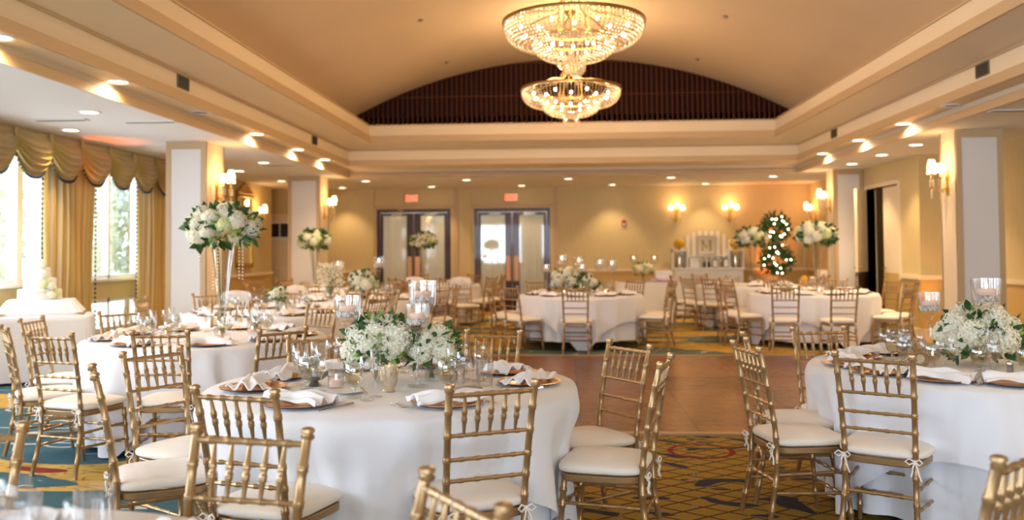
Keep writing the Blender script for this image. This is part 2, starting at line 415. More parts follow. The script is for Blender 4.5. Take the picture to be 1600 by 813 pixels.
# chair rails, wainscot, baseboards
k = 20
for (a, b) in (((XR-.02, XR, YF, 13.6)), ((5.40, 5.42, 13.6, 14.32)), ((5.40, 5.42, 16.02, YB)), ((5.42, XR, 13.58, 13.6)), ((.0, 5.42, YB-.02, YB)), ((XL, XL+.02, 14.3, 20.0))) and []: pass
RAIL = [(XR, YF, XR, 14.4), (5.45, 14.4, 5.45, 15.16), (5.45, 16.94, 5.45, YB), (5.45, 14.4, XR, 14.4), (-.26, YB, 5.45, YB), (-7.9, YB, -4.67, YB), (XL, 13.6, XL, 20.0)]
for i, (x0, y0, x1, y1) in enumerate(RAIL):
    def strip(d, z0, z1):
        if x0 == x1:
            s_ = 1 if x0 < 0 else -1; return MB().box(min(x0, x0+s_*d), max(x0, x0+s_*d), y0, y1, z0, z1)
        return MB().box(x0, x1, y0-d, y0, z0, z1)
    struct(strip(.045, .93, .99), f'trim_{20+i}', 'cream'); struct(strip(.012, .16, .93), f'trim_{30+i}', 'wains')
    struct(strip(.03, 0, .16), f'baseboard_{["right","right_bay","right_far","return","back","back_left","left"][i]}', 'cream')
# ceilings
ZC = 2.9
struct(MB().box(XL-.2, -4.42, YF, YB+.2, ZC, ZC+.1).box(-8.1, XL-.2, 19.8, YB+.2, ZC, ZC+.1).box(-8.1, -5, YB+.2, 22.3, ZC, ZC+.1), 'ceiling_left', 'wingceil')
struct(MB().box(4.42, XR+.2, YF, YB+.2, ZC, ZC+.1).box(XR, 8.1, 14.4, 18.4, ZC, ZC+.1), 'ceiling_right', 'wingceil')
struct(MB().box(-4.42, 4.42, 17.65, YB+.2, ZC, ZC+.1).box(-5.3, .4, YB+.2, 22.3, ZC, ZC+.1), 'ceiling_back', 'wingceil')
PR = [(4.42, 17.65, 2.895), (4.42, 17.65, 2.99), (4.42, 17.65, 3.053), (4.2, 16.76, 3.053), (4.2, 16.76, 3.158), (4.2, 16.76, 3.335), (4.2, 16.76, 3.362),
      (3.7, 16.32, 3.446), (3.7, 16.32, 3.56), (3.7, 16.32, 3.745), (3.7, 16.32, 3.766), (4.2, 17.0, 3.766), (4.2, 17.0, 4.0)]
kinds = ['tan', 'cream', 'cream', 'tan', 'cream', 'tan', 'cream', 'tan', 'cream', 'tan', 'cream', 'cream']
prot = {0: .025, 3: .03, 5: .02, 7: .03, 9: .02}
def tray(i, push):
    (xa, ya, za), (xb, yb, zb) = PR[i], PR[i+1]; m = MB(); e = push
    A = [(-xa+e, YF, za), (-xa+e, ya-e, za), (xa-e, ya-e, za), (xa-e, YF, za)]; B = [(-xb+e, YF, zb), (-xb+e, yb-e, zb), (xb-e, yb-e, zb), (xb-e, YF, zb)]
    m.add(A+B, [(j, j+1, j+5, j+4) for j in range(3)])
    if e:
        A0 = [(-xa, YF, za), (-xa, ya, za), (xa, ya, za), (xa, YF, za)]; B0 = [(-xb, YF, zb), (-xb, yb, zb), (xb, yb, zb), (xb, YF, zb)]
        m.add(A+A0, [(j, j+4, j+5, j+1) for j in range(3)]); m.add(B+B0, [(j, j+1, j+5, j+4) for j in range(3)])
    return m
for i, kd in enumerate(kinds): struct(tray(i, prot.get(i, 0)), f'trim_{40+i}', kd)
RV = 8.70; ZV = 5.07-RV
def vault(u, v):
    x = -4.2+8.4*u; return (x, YF+(17.05-YF)*v, ZV+math.sqrt(RV*RV-x*x))
struct(MB().grid(vault, 41, 12), 'ceiling_vault', 'vault', smooth=True)
# gable wall of vertical ribs
t = MB(); n = 40
ol = [(-4.2, 3.6)]+[(-4.2+8.4*k/n, ZV+math.sqrt(RV*RV-(-4.2+8.4*k/n)**2)) for k in range(n+1)]+[(4.2, 3.6)]
t.prism(ol, .08, Matrix.Translation((0, 17.08, 0)) @ Matrix.Rotation(PI/2, 4, 'X'))
x = -4.15
while x < 4.15:
    top = ZV+math.sqrt(RV*RV-x*x)-.005; t.box(x, x+.045, 16.965, 17.0, 3.77, top); x += .095
struct(t, 'wall_gable', 'slat')
# pillars
def pillar(x0, x1, y0, y1, label):
    e = empty('pillar', ((x0+x1)/2, (y0+y1)/2, 0), 0, label, 'pillar'); e['kind'] = 'structure'
    hx, hy = (x1-x0)/2, (y1-y0)/2
    MB().box(-hx, hx, -hy, hy, 0, ZC).build('shaft', 'cream', e, smooth=False)
    b = .07; d = .012
    for s in (-1, 1):
        MB().box(-hx+b, hx-b, s*hy-d, s*hy+d, .22, ZC-.1).build('front_panel', 'pillarp', e, smooth=False)
        m = MB()
        for (u0, u1, z0, z1) in ((-hx, -hx+b, 0, ZC), (hx-b, hx, 0, ZC), (-hx+b, hx-b, ZC-.1, ZC), (-hx+b, hx-b, .14, .22)):
            m.box(u0, u1, s*hy-.02, s*hy+.02, z0, z1)
        m.build('corner_moulding', 'tan', e, smooth=False)
    MB().box(-hx-.025, hx+.025, -hy-.035, hy+.035, 0, .15).build('plinth', 'cream', e, smooth=False)
pillar(-5.37, -4.83, 11.55, 12.15, 'square cream pillar beside the large white bouquet, nearest on the left')
pillar(-5.43, -4.81, 17.0, 17.6, 'square cream pillar in the left background before the back wall')
pillar(4.76, 5.33, 11.45, 11.9, 'square pinkish pillar at the right edge, nearest on that side')
pillar(4.90, 5.44, 17.0, 17.45, 'square cream pillar behind the half-open door on the right')

# double doors
def door(n_, a, b):
    o = struct(MB().box(a, a+.08, YB+.0, YB+.12, 0, 2.41).box(b-.08, b, YB, YB+.12, 0, 2.41).box(a+.08, b-.08, YB, YB+.12, 2.33, 2.41), f'door_{n_}', 'darkwood')
    m = (a+b)/2
    for s in (-1, 1):
        x0, x1 = (a+.09, m-.005) if s < 0 else (m+.005, b-.09)
        lf = MB(); g0, g1 = x0+(.06 if s < 0 else .16), x1-(.16 if s < 0 else .06)
        lf.box(x0, g0, YB+.03, YB+.08, .01, 2.32).box(g1, x1, YB+.03, YB+.08, .01, 2.32).box(g0, g1, YB+.03, YB+.08, 2.26, 2.32).box(g0, g1, YB+.03, YB+.08, .01, .28)
        l = lf.build('door_leaf', 'darkwood', o, smooth=False)
        MB().box(g0, g1, YB+.05, YB+.055, .28, 2.26).build('glass_pane', 'glass', l, smooth=False)
        cx = (g1-g0)
        MB().grid(lambda u, v: (g0+cx*u, YB+.085+.012*math.sin(u*60)+.004*math.sin(u*137), .28+1.98*v), 80, 2).build('sheer_curtain', 'sheer', l)
        px = x1-.14 if s < 0 else x0+.02
        MB().box(px, px+.12, YB+.015, YB+.03, .72, 1.3).build('push_plate', mat('peach_push_plate', (.72, .42, .26), .4), l, smooth=False, mods=bevel(.004))
        hx = m+s*.025
        MB().tube([(hx, YB-.03, .75), (hx, YB-.03, 1.55)], .012).box(hx-.01, hx+.01, YB-.03, YB+.03, .8, .82).box(hx-.01, hx+.01, YB-.03, YB+.03, 1.48, 1.5).build('door_handle', 'pewter', l)
        cxx = (x0+x1)/2
        MB().box(cxx-.13, cxx+.13, YB-.04, YB+.03, 2.24, 2.30).box(cxx-.02, cxx+.2, YB-.05, YB-.04, 2.3, 2.32).build('door_closer', 'pewter', l, smooth=False, mods=bevel(.004))
door(1, *D1); door(2, *D2)
lamp('corridor_fill', 'POINT', (6.9, 16.2, 2.5), 16, WARM, shadow_soft_size=.1)  # added lamp without a fixture, lifts the dark corridor a little
lamp('lobby_light', 'AREA', (-2.5, 21.9, 2.6), 26, (1, .93, .82), (0, 0, 0), shape='RECTANGLE', size=4.6, size_y=.4)

# the open double door on the right
o = struct(MB().box(5.43, 5.62, 15.18, 15.26, 0, 2.56).box(5.43, 5.62, 16.84, 16.92, 0, 2.56).box(5.43, 5.62, 15.26, 16.84, 2.5, 2.57), 'door_3', 'cream')
def leaf(hinge, deg, name='door_leaf'):
    l = MB().box(0, .78, -.022, .022, .01, 2.48).build(name, 'cream', o, smooth=False, mods=bevel(.004)); l.location = hinge; l.rotation_euler = (0, 0, R(deg))
    MB().box(.0, .78, -.027, .027, .02, 1.0).build('kick_panel', 'darkwood' if deg != 90 else 'wains', l, smooth=False)
    MB().tube([(.71, -.06, 1.08), (.60, -.06, 1.08)], .011).tube([(.71, .06, 1.08), (.60, .06, 1.08)], .011).tube([(.71, -.06, 1.08), (.71, .06, 1.08)], .012).build('lever_handle', 'brass', l)
    return l
leaf((5.49, 15.27, 0), 90)
leaf((5.42, 16.83, 0), 240)
# cream dutch door in the back left recess
o = struct(MB().box(-7.15, -6.2, YB-.05, YB, 0, 2.25).box(-7.22, -7.15, YB-.08, YB, 0, 2.32).box(-6.2, -6.13, YB-.08, YB, 0, 2.32).box(-7.22, -6.13, YB-.08, YB, 2.25, 2.32), 'door_4', 'cream')
MB().box(-7.05, -6.3, YB-.056, YB-.05, 1.78, 2.1).build('glass_pane', 'black', o, smooth=False)
t = MB()
for x in (-6.8, -6.55): t.box(x-.012, x+.012, YB-.066, YB-.05, 1.78, 2.1)
t.box(-7.1, -6.25, YB-.07, YB-.05, 2.1, 2.14).box(-7.1, -6.25, YB-.09, YB-.05, 1.70, 1.78); t.build('muntin', 'white', o, smooth=False)
for z0, z1 in ((1.15, 1.6), (.2, 1.05)): MB().box(-7.0, -6.35, YB-.065, YB-.05, z0, z1).build('raised_panel', 'cream', o, smooth=False, mods=bevel(.008))

# ------------------------------------------------------------------ ceiling fixtures
def mk_light(lit):
    def f():
        e = empty('recessed_light')
        MB().lathe([(.085, .004), (.09, -.008), (.115, -.012), (.12, .001)], 28).build('trim_ring', 'white', e)
        MB().lathe([(0, -.004), (.088, -.003)], 28).build('lens', 'lens' if lit else 'deadlens', e, smooth=False)
        return e
    return f
PL, PD = Proto(mk_light(True)), Proto(mk_light(False))
def downlight(x, y, z, energy, label, lit=True, spot=R(95), aim=(0, 0, 0), group=None):
    (PL if lit else PD).place((x, y, z), 0, label, 'ceiling light', group)
    if lit: lamp('recessed_lamp', 'SPOT', (x, y, z-.03), energy, (1, .70, .40), aim, spot_size=spot, spot_blend=.6, shadow_soft_size=.07)
E1 = 84
LW = 'lit round downlight in the left white ceiling, '
for x, y, s in ((-5.02, 8.97, 'larger one above the front swags'), (-5.95, 10.26, 'nearest the curtain swags'), (-5.95, 15.79, 'between the two pillars by the mirror'),
                (-5.02, 14.37, 'just right of the near pillar'), (-5.95, 18.2, 'above the left wall sconce')):
    downlight(x, y, ZC, E1*.75, LW+s)
names = ['behind the far left pillar', 'third from the left', 'right of the left exit sign', 'between the exit signs', 'above the right double door', 'right of the double doors', 'left of the wall sconces', 'above the string-lit topiary']
xs = [-4.24, -2.13, -.02, 2.07, 4.13]
for x, s in zip(xs, ('over the left double door', 'between the two double doors', 'right of the second exit sign', 'over the white hutch', 'over the lit topiary')):
    downlight(x, 18.45, ZC, E1, 'round downlight in front row of back ceiling strip, '+s)
for x, s in zip((-5.2, -3.13, -1.07, .98, 3.06), ('beside the far left pillar', 'near the left exit sign', 'near the right exit sign', 'near the red fire alarm', 'between the two back sconces')):
    downlight(x, 20.3, ZC, E1*.8, 'small round downlight against the back wall, '+s)
for y, s in ((13.05, 'largest, beside the near pillar'), (14.43, 'middle of the three'), (15.9, 'farthest, above the pillar by the door')):
    downlight(4.9, y, ZC, E1, 'round downlight in the right side ceiling, '+s)
for x, y in ((-5.5, 5.5), (-5.5, 1.5), (5.2, 8), (5.2, 4), (5.2, 0)):   # added out of view, put in to light the foreground
    downlight(x, y, ZC, E1*.6, 'added round downlight, out of view in the side ceiling above the foreground tables', group='added downlights over the foreground')
LS = ('nearest, at the left edge', 'second, with a bright pool under it', 'third from the front', 'fourth, above the near pillar', 'farthest, near the tray corner')
for y, s in zip((6.39, 8.17, 12.0, 13.9, 15.5), LS): downlight(-4.31, y, 3.053, E1*1.1, 'lit spot under the left cornice, '+s, spot=R(165))
for y, s in zip((11.92, 13.69, 15.57), ('nearest and brightest', 'middle one', 'farthest, near the tray corner')): downlight(4.31, y, 3.053, E1*1.1, 'lit spot under the right cornice, '+s, spot=R(165))
downlight(-4.30, 10.06, 3.053, 0, 'unlit round spot under the left cornice below the grille', lit=False)
downlight(4.30, 10.44, 3.053, 0, 'unlit round spot under the right cornice below the grille', lit=False)
for s in (-1, 1):
    for y in (2.5, 4.4): downlight(s*4.30, y, 3.053, E1*.8, 'lit spot under the cornice above the foreground tables', group='cornice spots over the foreground', spot=R(165))
def mk_grille():
    e = empty('wall_grille')
    MB().box(-.15, .15, -.012, .0, -.07, .07).build('frame', 'vent', e, smooth=False, mods=bevel(.004))
    m = MB()
    for k_ in range(7): m.box(-.13, .13, -.022, -.01, -.055+k_*.017, -.047+k_*.017)
    m.build('louver', 'black', e, smooth=False)
    return e
PG = Proto(mk_grille)
for x, y, rz, s in ((-4.2, 9.35, 90, 'left cornice, the large near one'), (-4.2, 14.44, 90, 'left cornice, the small far one'), (4.2, 9.44, -90, 'right cornice, the large near one'), (4.2, 14.52, -90, 'right cornice, the small far one')):
    PG.place((x, y, 3.26), R(rz), 'grey air grille set in the '+s, 'air grille')
def mk_diff():
    e = empty('ceiling_vent'); MB().box(-.3, .3, -.06, .06, -.012, 0).build('frame', 'white', e, smooth=False); MB().box(-.27, .27, -.03, .03, -.016, -.004).build('slot', 'vent', e, smooth=False); return e
PV = Proto(mk_diff)
for x, y, s in ((-4.72, 9.7, 'left ceiling beside the cornice'), (-5.61, 9.46, 'left ceiling above the swags'), (4.75, 9.85, 'right ceiling beside the near pillar'), (-4.9, 14.8, 'left ceiling between the pillars')):
    PV.place((x, y, ZC), 0, 'slim slotted air vent in the '+s, 'air vent')
def mk_spr():
    e = empty('sprinkler_head'); MB().lathe([(0, -.03), (.02, -.03), (.02, -.01), (.05, -.006), (.05, .002)], 16).build('cap', 'pewter', e); return e
PS = Proto(mk_spr)
for x, y, s in ((-2.18, 12.82, 'near left'), (-2.19, 15.75, 'far left'), (2.23, 12.94, 'near right'), (2.25, 15.81, 'far right')):
    PS.place((x, y, ZV+math.sqrt(RV*RV-x*x)), 0, f'tiny sprinkler disc on the arched ceiling, {s} of four', 'sprinkler')

# ------------------------------------------------------------------ chandeliers
def mk_chandelier():
    e = empty('crystal_chandelier')        # origin at the centre of the top rim
    rnd = random.Random(3)
    def ring(r, z, t, name): MB().lathe([(r-t, z-t), (r+t, z-t), (r+t*1.4, z), (r+t, z+t*1.6), (r-t, z+t), (r-t, z-t)], 72).build(name, 'brass', e)
    ring(.75, 0, .014, 'top_rim'); ring(.445, -.19, .011, 'middle_rim')
    def strands(r0, z0, r1, z1, n, m_, bulge, name, br=.0105):
        m = MB()
        for i in range(n):
            a = 2*PI*i/n
            for k_ in range(m_):
                q = k_/(m_-1); r = r0+(r1-r0)*q**1.35+bulge*math.sin(PI*q); z = z0+(z1-z0)*math.sin(q*PI/2*.95)
                m.octa((r*math.cos(a), r*math.sin(a), z), br*rnd.uniform(.85, 1.15), 1.25)
        return m.build(name, 'crystal', e, smooth=False)
    strands(.745, -.02, .45, -.27, 88, 11, .05, 'outer_crystal_bowl', .0115)
    strands(.44, -.21, .13, -.42, 60, 11, .05, 'inner_crystal_bowl')
    strands(.115, -.41, .06, -.56, 20, 7, .02, 'bottom_crystal_drop', .012)
    m = MB()
    for i in range(60):
        a = 2*PI*i/60
        for k_ in range(3): m.octa((.74*math.cos(a), .74*math.sin(a), -.02-.02*k_), .009)
    m.build('crystal_fringe', 'crystal', e, smooth=False)
    for i in range(8):
        a = 2*PI*i/8+.2
        pts = []
        for q in range(9):
            u = q/8; r = .70*(1-u)+.07*u; z = .02+.34*u**1.7+.05*math.sin(PI*2*u)
            r -= .10*math.sin(PI*u); pts.append((r*math.cos(a), r*math.sin(a), z))
        MB().tube(pts, .0095, 6).build('scroll_arm', 'brass', e)
    for i in range(4):
        a = 2*PI*i/4+.6; MB().tube([(.22*math.cos(a), .22*math.sin(a), -.18), (.18*math.cos(a), .18*math.sin(a), .2), (.03*math.cos(a), .03*math.sin(a), .42)], .007, 6).build('support_rod', 'brass', e)
    MB().lathe([(0, .3), (.05, .31), (.075, .36), (.05, .40), (.03, .42), (.05, .47), (.02, .52), (.012, .56), (.012, 1.1), (.06, 1.14), (.10, 1.2), (0, 1.2)], 24).build('central_column', 'brass', e)
    strands(.2, .42, .06, .30, 22, 6, .03, 'crystal_crown', .009)
    for i in range(16):
        a = 2*PI*i/16; r, z = ((.60, -.09) if i % 2 else (.52, -.13))
        MB().ball((r*math.cos(a), r*math.sin(a), z), .015, 8, 6, (1, 1, 1.4)).build('bulb', 'bulb', e)
    for i in range(6):
        a = 2*PI*i/6; MB().ball((.27*math.cos(a), .27*math.sin(a), -.27), .014, 8, 6, (1, 1, 1.4)).build('bulb', 'bulb', e)
    return e
PC = Proto(mk_chandelier)
PC.place((0, 9.55, 3.865), 0, 'larger near crystal chandelier of tiered beaded bowls under the arched ceiling', 'chandelier')
PC.place((0, 13.55, 3.865), 0, 'smaller-looking far crystal chandelier hanging in front of the dark ribbed wall', 'chandelier')
for y in (9.55, 13.55):
    lamp('chandelier_lamp', 'POINT', (0, y, 3.80), 22, WARM, shadow_soft_size=.2)
    lamp('chandelier_lamp', 'POINT', (0, y, 4.25), 110, WARM, shadow_soft_size=.35)

# ------------------------------------------------------------------ wall sconces (local: wall at y=0, room towards -y)
def mk_sconce():
    e = empty('wall_sconce')
    MB().lathe([(0, -.16), (.03, -.15), (.05, -.08), (.035, 0), (.055, .08), (.03, .14), (0, .17)], 16, M=Matrix.Diagonal((1, .45, 1, 1))).build('backplate', 'goldleaf', e)
    for i, x in enumerate((-.135, 0, .135)):
        yo = -.15 if x else -.2; zo = 0 if x else .06
        pts = [(0, -.02, -.05), (x*.5, yo*.6, -.12), (x, yo, -.06), (x, yo, .05+zo)]
        MB().tube(pts, .008, 6).lathe([(0, .05), (.025, .05), (.03, .06), (.012, .065)], 10, c=(x, yo, zo)).build('arm', 'goldleaf', e)
        MB().lathe([(.012, .06), (.012, .15)], 8, c=(x, yo, zo)).build('candle_tube', 'whitewax', e)
        MB().lathe([(.058, .13), (.050, .18), (.032, .24)], 16, c=(x, yo, zo)).build('lamp_shade', 'shade', e, mods=solid(.002))
        m = MB()
        for j in range(5):
            for q in range(3): m.octa((x+.022*math.cos(j*1.26), yo+.022*math.sin(j*1.26), .03-.032*q), .009)
        for q in range(4): m.octa((x, yo, -.09-.03*q), .011-.001*q, 1.6)
        m.build('crystal_drop', mat('clear_crystal', (.9, .8, .65), .1, spec=1) if 'ccr' not in MT else 'ccr', e, smooth=False)
    return e
MT['ccr'] = mat('clear_crystal', (.85, .75, .6), .08, spec=1)
PW = Proto(mk_sconce)
for x, y, z, rz, s in ((-4.83, 11.9, 2.25, 90, 'on the side of the near left pillar above the tall bouquet'), (-4.81, 17.3, 2.22, 90, 'on the side of the far left pillar'),
                       (XL, 18.95, 2.15, 90, 'on the left wall right of the gilded mirror'), (2.46, YB, 2.2, 180+180, 'on the back wall left of the white hutch sign'),
                       (3.68, YB, 2.2, 0, 'on the back wall right of the white hutch sign'), (4.76, 11.68, 2.25, -90, 'on the near right pillar, largest in view'),
                       (4.90, 17.2, 2.25, -90, 'on the pillar just left of the open door'), (5.45, 20.2, 2.15, -90, 'on the right wall behind the twin topiary')):
    PW.place((x, y, z), R(rz), 'three-shade crystal wall sconce '+s, 'wall sconce')
    d = Matrix.Rotation(R(rz), 3, 'Z') @ Vector((0, -.17, 0))
    lamp('sconce_lamp', 'POINT', (x+d.x*1.3, y+d.y*1.3, z+.34), 4, (1, .55, .24), shadow_soft_size=.08)
# amber uplights standing behind the curtain and in the back right corner
lamp('amber_uplight', 'SPOT', (-6.27, 11.3, .12), 260, (1, .20, .04), (R(180), R(4), 0), spot_size=R(26), spot_blend=.7, shadow_soft_size=.03)
lamp('amber_uplight', 'SPOT', (4.6, 20.3, .15), 170, (1, .24, .05), (R(180-14), 0, 0), spot_size=R(60), spot_blend=.9, shadow_soft_size=.03)
lamp('amber_uplight', 'SPOT', (5.6, 14.15, .15), 40, (1, .35, .10), (R(180-10), R(-5), 0), spot_size=R(45), spot_blend=.9, shadow_soft_size=.03)
lamp('amber_uplight', 'SPOT', (-6.45, 19.7, .15), 40, (1, .32, .10), (R(180-4), R(4), 0), spot_size=R(50), spot_blend=.9, shadow_soft_size=.03)

# ------------------------------------------------------------------ back wall fittings
def letters(txt, size, m, parent, M, name='lettering'):
    """block capitals from strokes, local xz plane facing -y"""
    S = {'E': [(0, 0, 0, 1), (0, 0, 1, 0), (0, .5, .8, .5), (0, 1, 1, 1)], 'X': [(0, 0, 1, 1), (0, 1, 1, 0)], 'I': [(.5, 0, .5, 1)], 'T': [(.5, 0, .5, 1), (0, 1, 1, 1)]}
    mb = MB(); w_ = size*.5; x = -len(txt)*w_*1.35/2
    for ch in txt:
        for (a, b, c_, d) in S[ch]:
            p = Vector((x+a*w_, 0, b*size)); q = Vector((x+c_*w_, 0, d*size)); dv = (q-p).normalized()*size*.07
            nrm = Vector((-dv.z, 0, dv.x)); vs = [p-dv-nrm, q+dv-nrm, q+dv+nrm, p-dv+nrm]
            mb.add([M @ v for v in vs]+[M @ (v+Vector((0, -.004, 0))) for v in vs], [(0, 1, 2, 3), (7, 6, 5, 4), (0, 4, 5, 1), (1, 5, 6, 2), (2, 6, 7, 3), (3, 7, 4, 0)])
        x += w_*1.35
    return mb.build(name, m, parent, smooth=False)
MT['exit'] = mat('exit_letters', (1, .1, .05), .5, emis=((1, .10, .04), 2.2))
MT['exitp'] = mat('exit_sign_panel', (.75, .55, .38), .5, emis=((1, .45, .25), .28))
for x, s in ((-3.66, 'left'), (-1.33, 'right')):
    e = empty('exit_sign', (x, YB-.03, 2.66), 0, f'red lettered exit sign over the {s} dark double door', 'exit sign')
    MB().box(-.155, .155, -.03, .03, -.1, .1).build('housing', 'cream', e, smooth=False, mods=bevel(.006))
    MB().box(-.13, .13, -.034, -.03, -.075, .075).build('panel', 'exitp', e, smooth=False)
    letters('EXIT', .105, 'exit', e, Matrix.Translation((.01, -.036, -.052)))
e = empty('fire_alarm', (1.26, YB, 2.04), 0, 'small red fire alarm on the back wall', 'fire alarm')
MB().box(-.05, .05, -.04, 0, -.07, .07).build('housing', 'redplastic', e, smooth=False, mods=bevel(.008))
MB().box(-.03, .03, -.052, -.04, -.05, -.01).build('pull_lever', 'white', e, smooth=False)
MB().box(-.025, .025, -.05, -.04, .02, .05).build('strobe', 'glass', e, smooth=False)
e = empty('power_outlet', (XR-.032, 12.9, .09), R(-90), 'wall outlet in the cream baseboard on the right', 'outlet')
MB().box(-.035, .035, -.006, 0, -.055, .055).build('cover_plate', 'white', e, smooth=False, mods=bevel(.002)); MB().box(-.012, .012, -.01, -.006, .012, .03).box(-.012, .012, -.01, -.006, -.03, -.012).build('socket', 'black', e, smooth=False)
# gilded mirror
e = empty('wall_mirror', (XL, 18.2, 1.9), R(90), 'tall gilded mirror with arched crest on the left wall', 'mirror')
MB().box(-.36, .36, -.03, 0, -.72, .68).build('mirror_glass', 'mirror', e, smooth=False)
MB().box(-.44, -.34, -.07, 0, -.78, .72).box(.34, .44, -.07, 0, -.78, .72).box(-.44, .44, -.07, 0, -.8, -.7).box(-.44, .44, -.07, 0, .66, .74).build('frame', 'goldleaf', e, smooth=False, mods=bevel(.015))
ol = [(-.46, .0), (.46, 0), (.42, .06), (.3, .08), (.2, .15), (.08, .19), (0, .24), (-.08, .19), (-.2, .15), (-.3, .08), (-.42, .06)]
MB().prism(ol, .06, Matrix.Translation((0, 0, .74)) @ Matrix.Rotation(PI/2, 4, 'X')).build('crest', 'goldleaf', e, smooth=False, mods=bevel(.01))

# ------------------------------------------------------------------ curtains, swags
def curtain(y0, y1, label, mag=.05, z1=2.75):
    e = empty('curtain', (XL+.32, y0, 0), 0, label, 'curtain'); L = y1-y0; nf = round(L/.15)
    def fn(u, v):
        pinch = 1-.10*math.sin(PI*min(1, v*1.1)); a = u*nf*2*PI
        return (mag*math.sin(a)*(.7+.3*math.sin(3*u+1))+.01*math.sin(7*v+9*u), L*(.5+(u-.5)*pinch), .015+z1*v)
    m = MB().grid(fn, nf*12+1, 14); o = m.build('drape', 'curtain', e, mods=solid(.004)); me = o.data
    uv = me.uv_layers.new(name='UVMap'); nu = nf*12+1
    for p in me.polygons:
        for li in p.loop_indices:
            vi = me.loops[li].vertex_index; uv.data[li].uv = ((vi % nu)/(nu-1)*nf*.9, (vi//nu)/13)
    for yy in (0, L):
        m = MB()
        for k_ in range(44): m.ball((.01, yy, .06+k_*.06), .015, 6, 4, (1, 1, 1.4))
        m.build('tassel_trim', 'tassel', e)
    return e
curtain(10.48, 11.72, 'wide gold striped curtain between the windows, lit orange at its edge')
curtain(12.88, 13.9, 'gold striped curtain panel beside the near left pillar')
curtain(7.2, 8.5, 'gold striped curtain at the far left window edge')
v = empty('window_valance', (XL+.3, 0, 0), 0, 'row of olive gold draped swags with dark tassels above the windows', 'valance')
def mk_swag(y0, L):
    def fn(u, w_):
        c = abs(2*u-1); sag = 1-c**2.8
        z = 2.88-(.16+.36*sag)*w_**.9
        ridge = math.sin(w_*7*2*PI)
        out = .12+.13*math.sin(PI*min(1, w_*1.05)*.9)*sag+.034*ridge*sag**.5*(.4+.6*w_)
        z -= .014*math.sin(w_*7*2*PI+1)*sag
        return (out, y0+L*u+.03*(2*u-1), z)
    s = MB().grid(fn, 25, 57).build('swag', 'swag', v, mods=solid(.004))
    m = MB()
    for k_ in range(26):
        p = fn(k_/25, 1.0); m.ball((p[0], p[1], p[2]-.02), .013, 6, 4, (1, 1, 1.7))
    m.build('tassel_fringe', 'tassel', s)
    # jabot tail at the joint
    def ft(u, w_): return (.16+.014*math.sin(u*4*PI), y0+L+(u-.5)*.09*(1-.3*w_), 2.88-.25*w_*(1-.25*abs(2*u-1)))
    MB().grid(ft, 13, 8).build('jabot', 'swag', v, mods=solid(.004))
y = 13.95
while y > 5.0: mk_swag(y-.70, .70); y -= .70
MB().box(0, .11, 4.8, 13.97, 2.78, 2.9).build('pelmet', 'swag', v, smooth=False)

# garden outside
def tree(x, y, h, r, label):
    e = empty('garden_tree', (x, y, 0), 0, label, 'tree'); rnd = random.Random(int(x*10+y*7))
    MB().tube([(0, 0, 0), (.05, 0, h*.5), (0, .05, h*.85)], [.09, .07, .03]).build('trunk', 'cork', e)
    m = MB()
    for _ in range(900):
        a, b = rnd.uniform(0, 2*PI), math.acos(rnd.uniform(-1, 1)); q = r*rnd.uniform(.5, 1)
        c = Vector((q*math.sin(b)*math.cos(a), q*math.sin(b)*math.sin(a), h*.6+q*math.cos(b)*h*.45/r)); d = Vector((rnd.gauss(0, 1), rnd.gauss(0, 1), rnd.gauss(0, 1))).normalized(); f = d.orthogonal().normalized()
        s = rnd.uniform(.06, .12); m.add([c-d*s, c+f*s*.5, c+d*s, c-f*s*.5], [(0, 1, 2, 3)])
    m.build('crown', 'outgreen', e, smooth=False)
tree(-8.4, 11.9, 3.0, .8, 'leafy shrub outside the window just left of the wide curtain'); tree(-8.5, 15.2, 3.2, .75, 'leafy shrub outside the window between the two curtains'); tree(-9.3, 18.4, 3.4, .9, 'leafy tree farther off outside the middle window')
for x, y, s in ((-9.6, 13.6, 'behind the first shrub'), (-9.9, 16.8, 'behind the second shrub')):
    e = empty('garden_wall', (x, y, 0), 0, 'pale grey rendered wall outside the window '+s, 'wall')
    MB().box(-.1, .1, -.55, .55, 0, 3.4).build('wall_panel', 'outgrey', e, smooth=False); MB().box(-.15, .15, -.6, .6, 3.4, 3.5).build('coping', 'white', e, smooth=False)
tag(MB().box(-16, -6.95, 2, 24, -.16, -.1).build('lawn', 'outgreen', smooth=False), 'garden lawn outside the tall windows', 'lawn')

# ------------------------------------------------------------------ chiavari chair
def bamboo(m, a, b, r, rings, n=10, ringr=1.28, taper=None):
    a, b = Vector(a), Vector(b); L = (b-a).length; pts = []; rad = []
    def add(t, q): pts.append(a.lerp(b, t)); rad.append(q*r*(taper(t) if taper else 1))
    add(0, 1)
    w_ = .006/L
    for t in rings:
        for dt, q in ((-2.2*w_, 1), (-1.2*w_, ringr), (-.3*w_, ringr), (0, 1.08), (.3*w_, ringr), (1.2*w_, ringr), (2.2*w_, 1)):
            add(t+dt, q)
    add(1, 1); return m.tube(pts, rad, n)
def polyb(m, pts, r, ringz, n=10):
    """bamboo post along a smooth path given by z-> point; rings at heights"""
    pts = [Vector(p) for p in pts]
    def at(z):
        for p, q in zip(pts, pts[1:]):
            if p.z <= z <= q.z: return p.lerp(q, (z-p.z)/(q.z-p.z))
        return pts[-1]
    zs = [(p.z, 1) for p in pts]
    for z in ringz:
        for dz, q in ((-.013, 1), (-.008, 1.2), (-.002, 1.2), (0, 1.05), (.002, 1.2), (.008, 1.2), (.013, 1)): zs.append((z+dz, q))
    zs.sort(); return m.tube([at(z) for z, _ in zs], [r*q for _, q in zs], n)
HT = .94
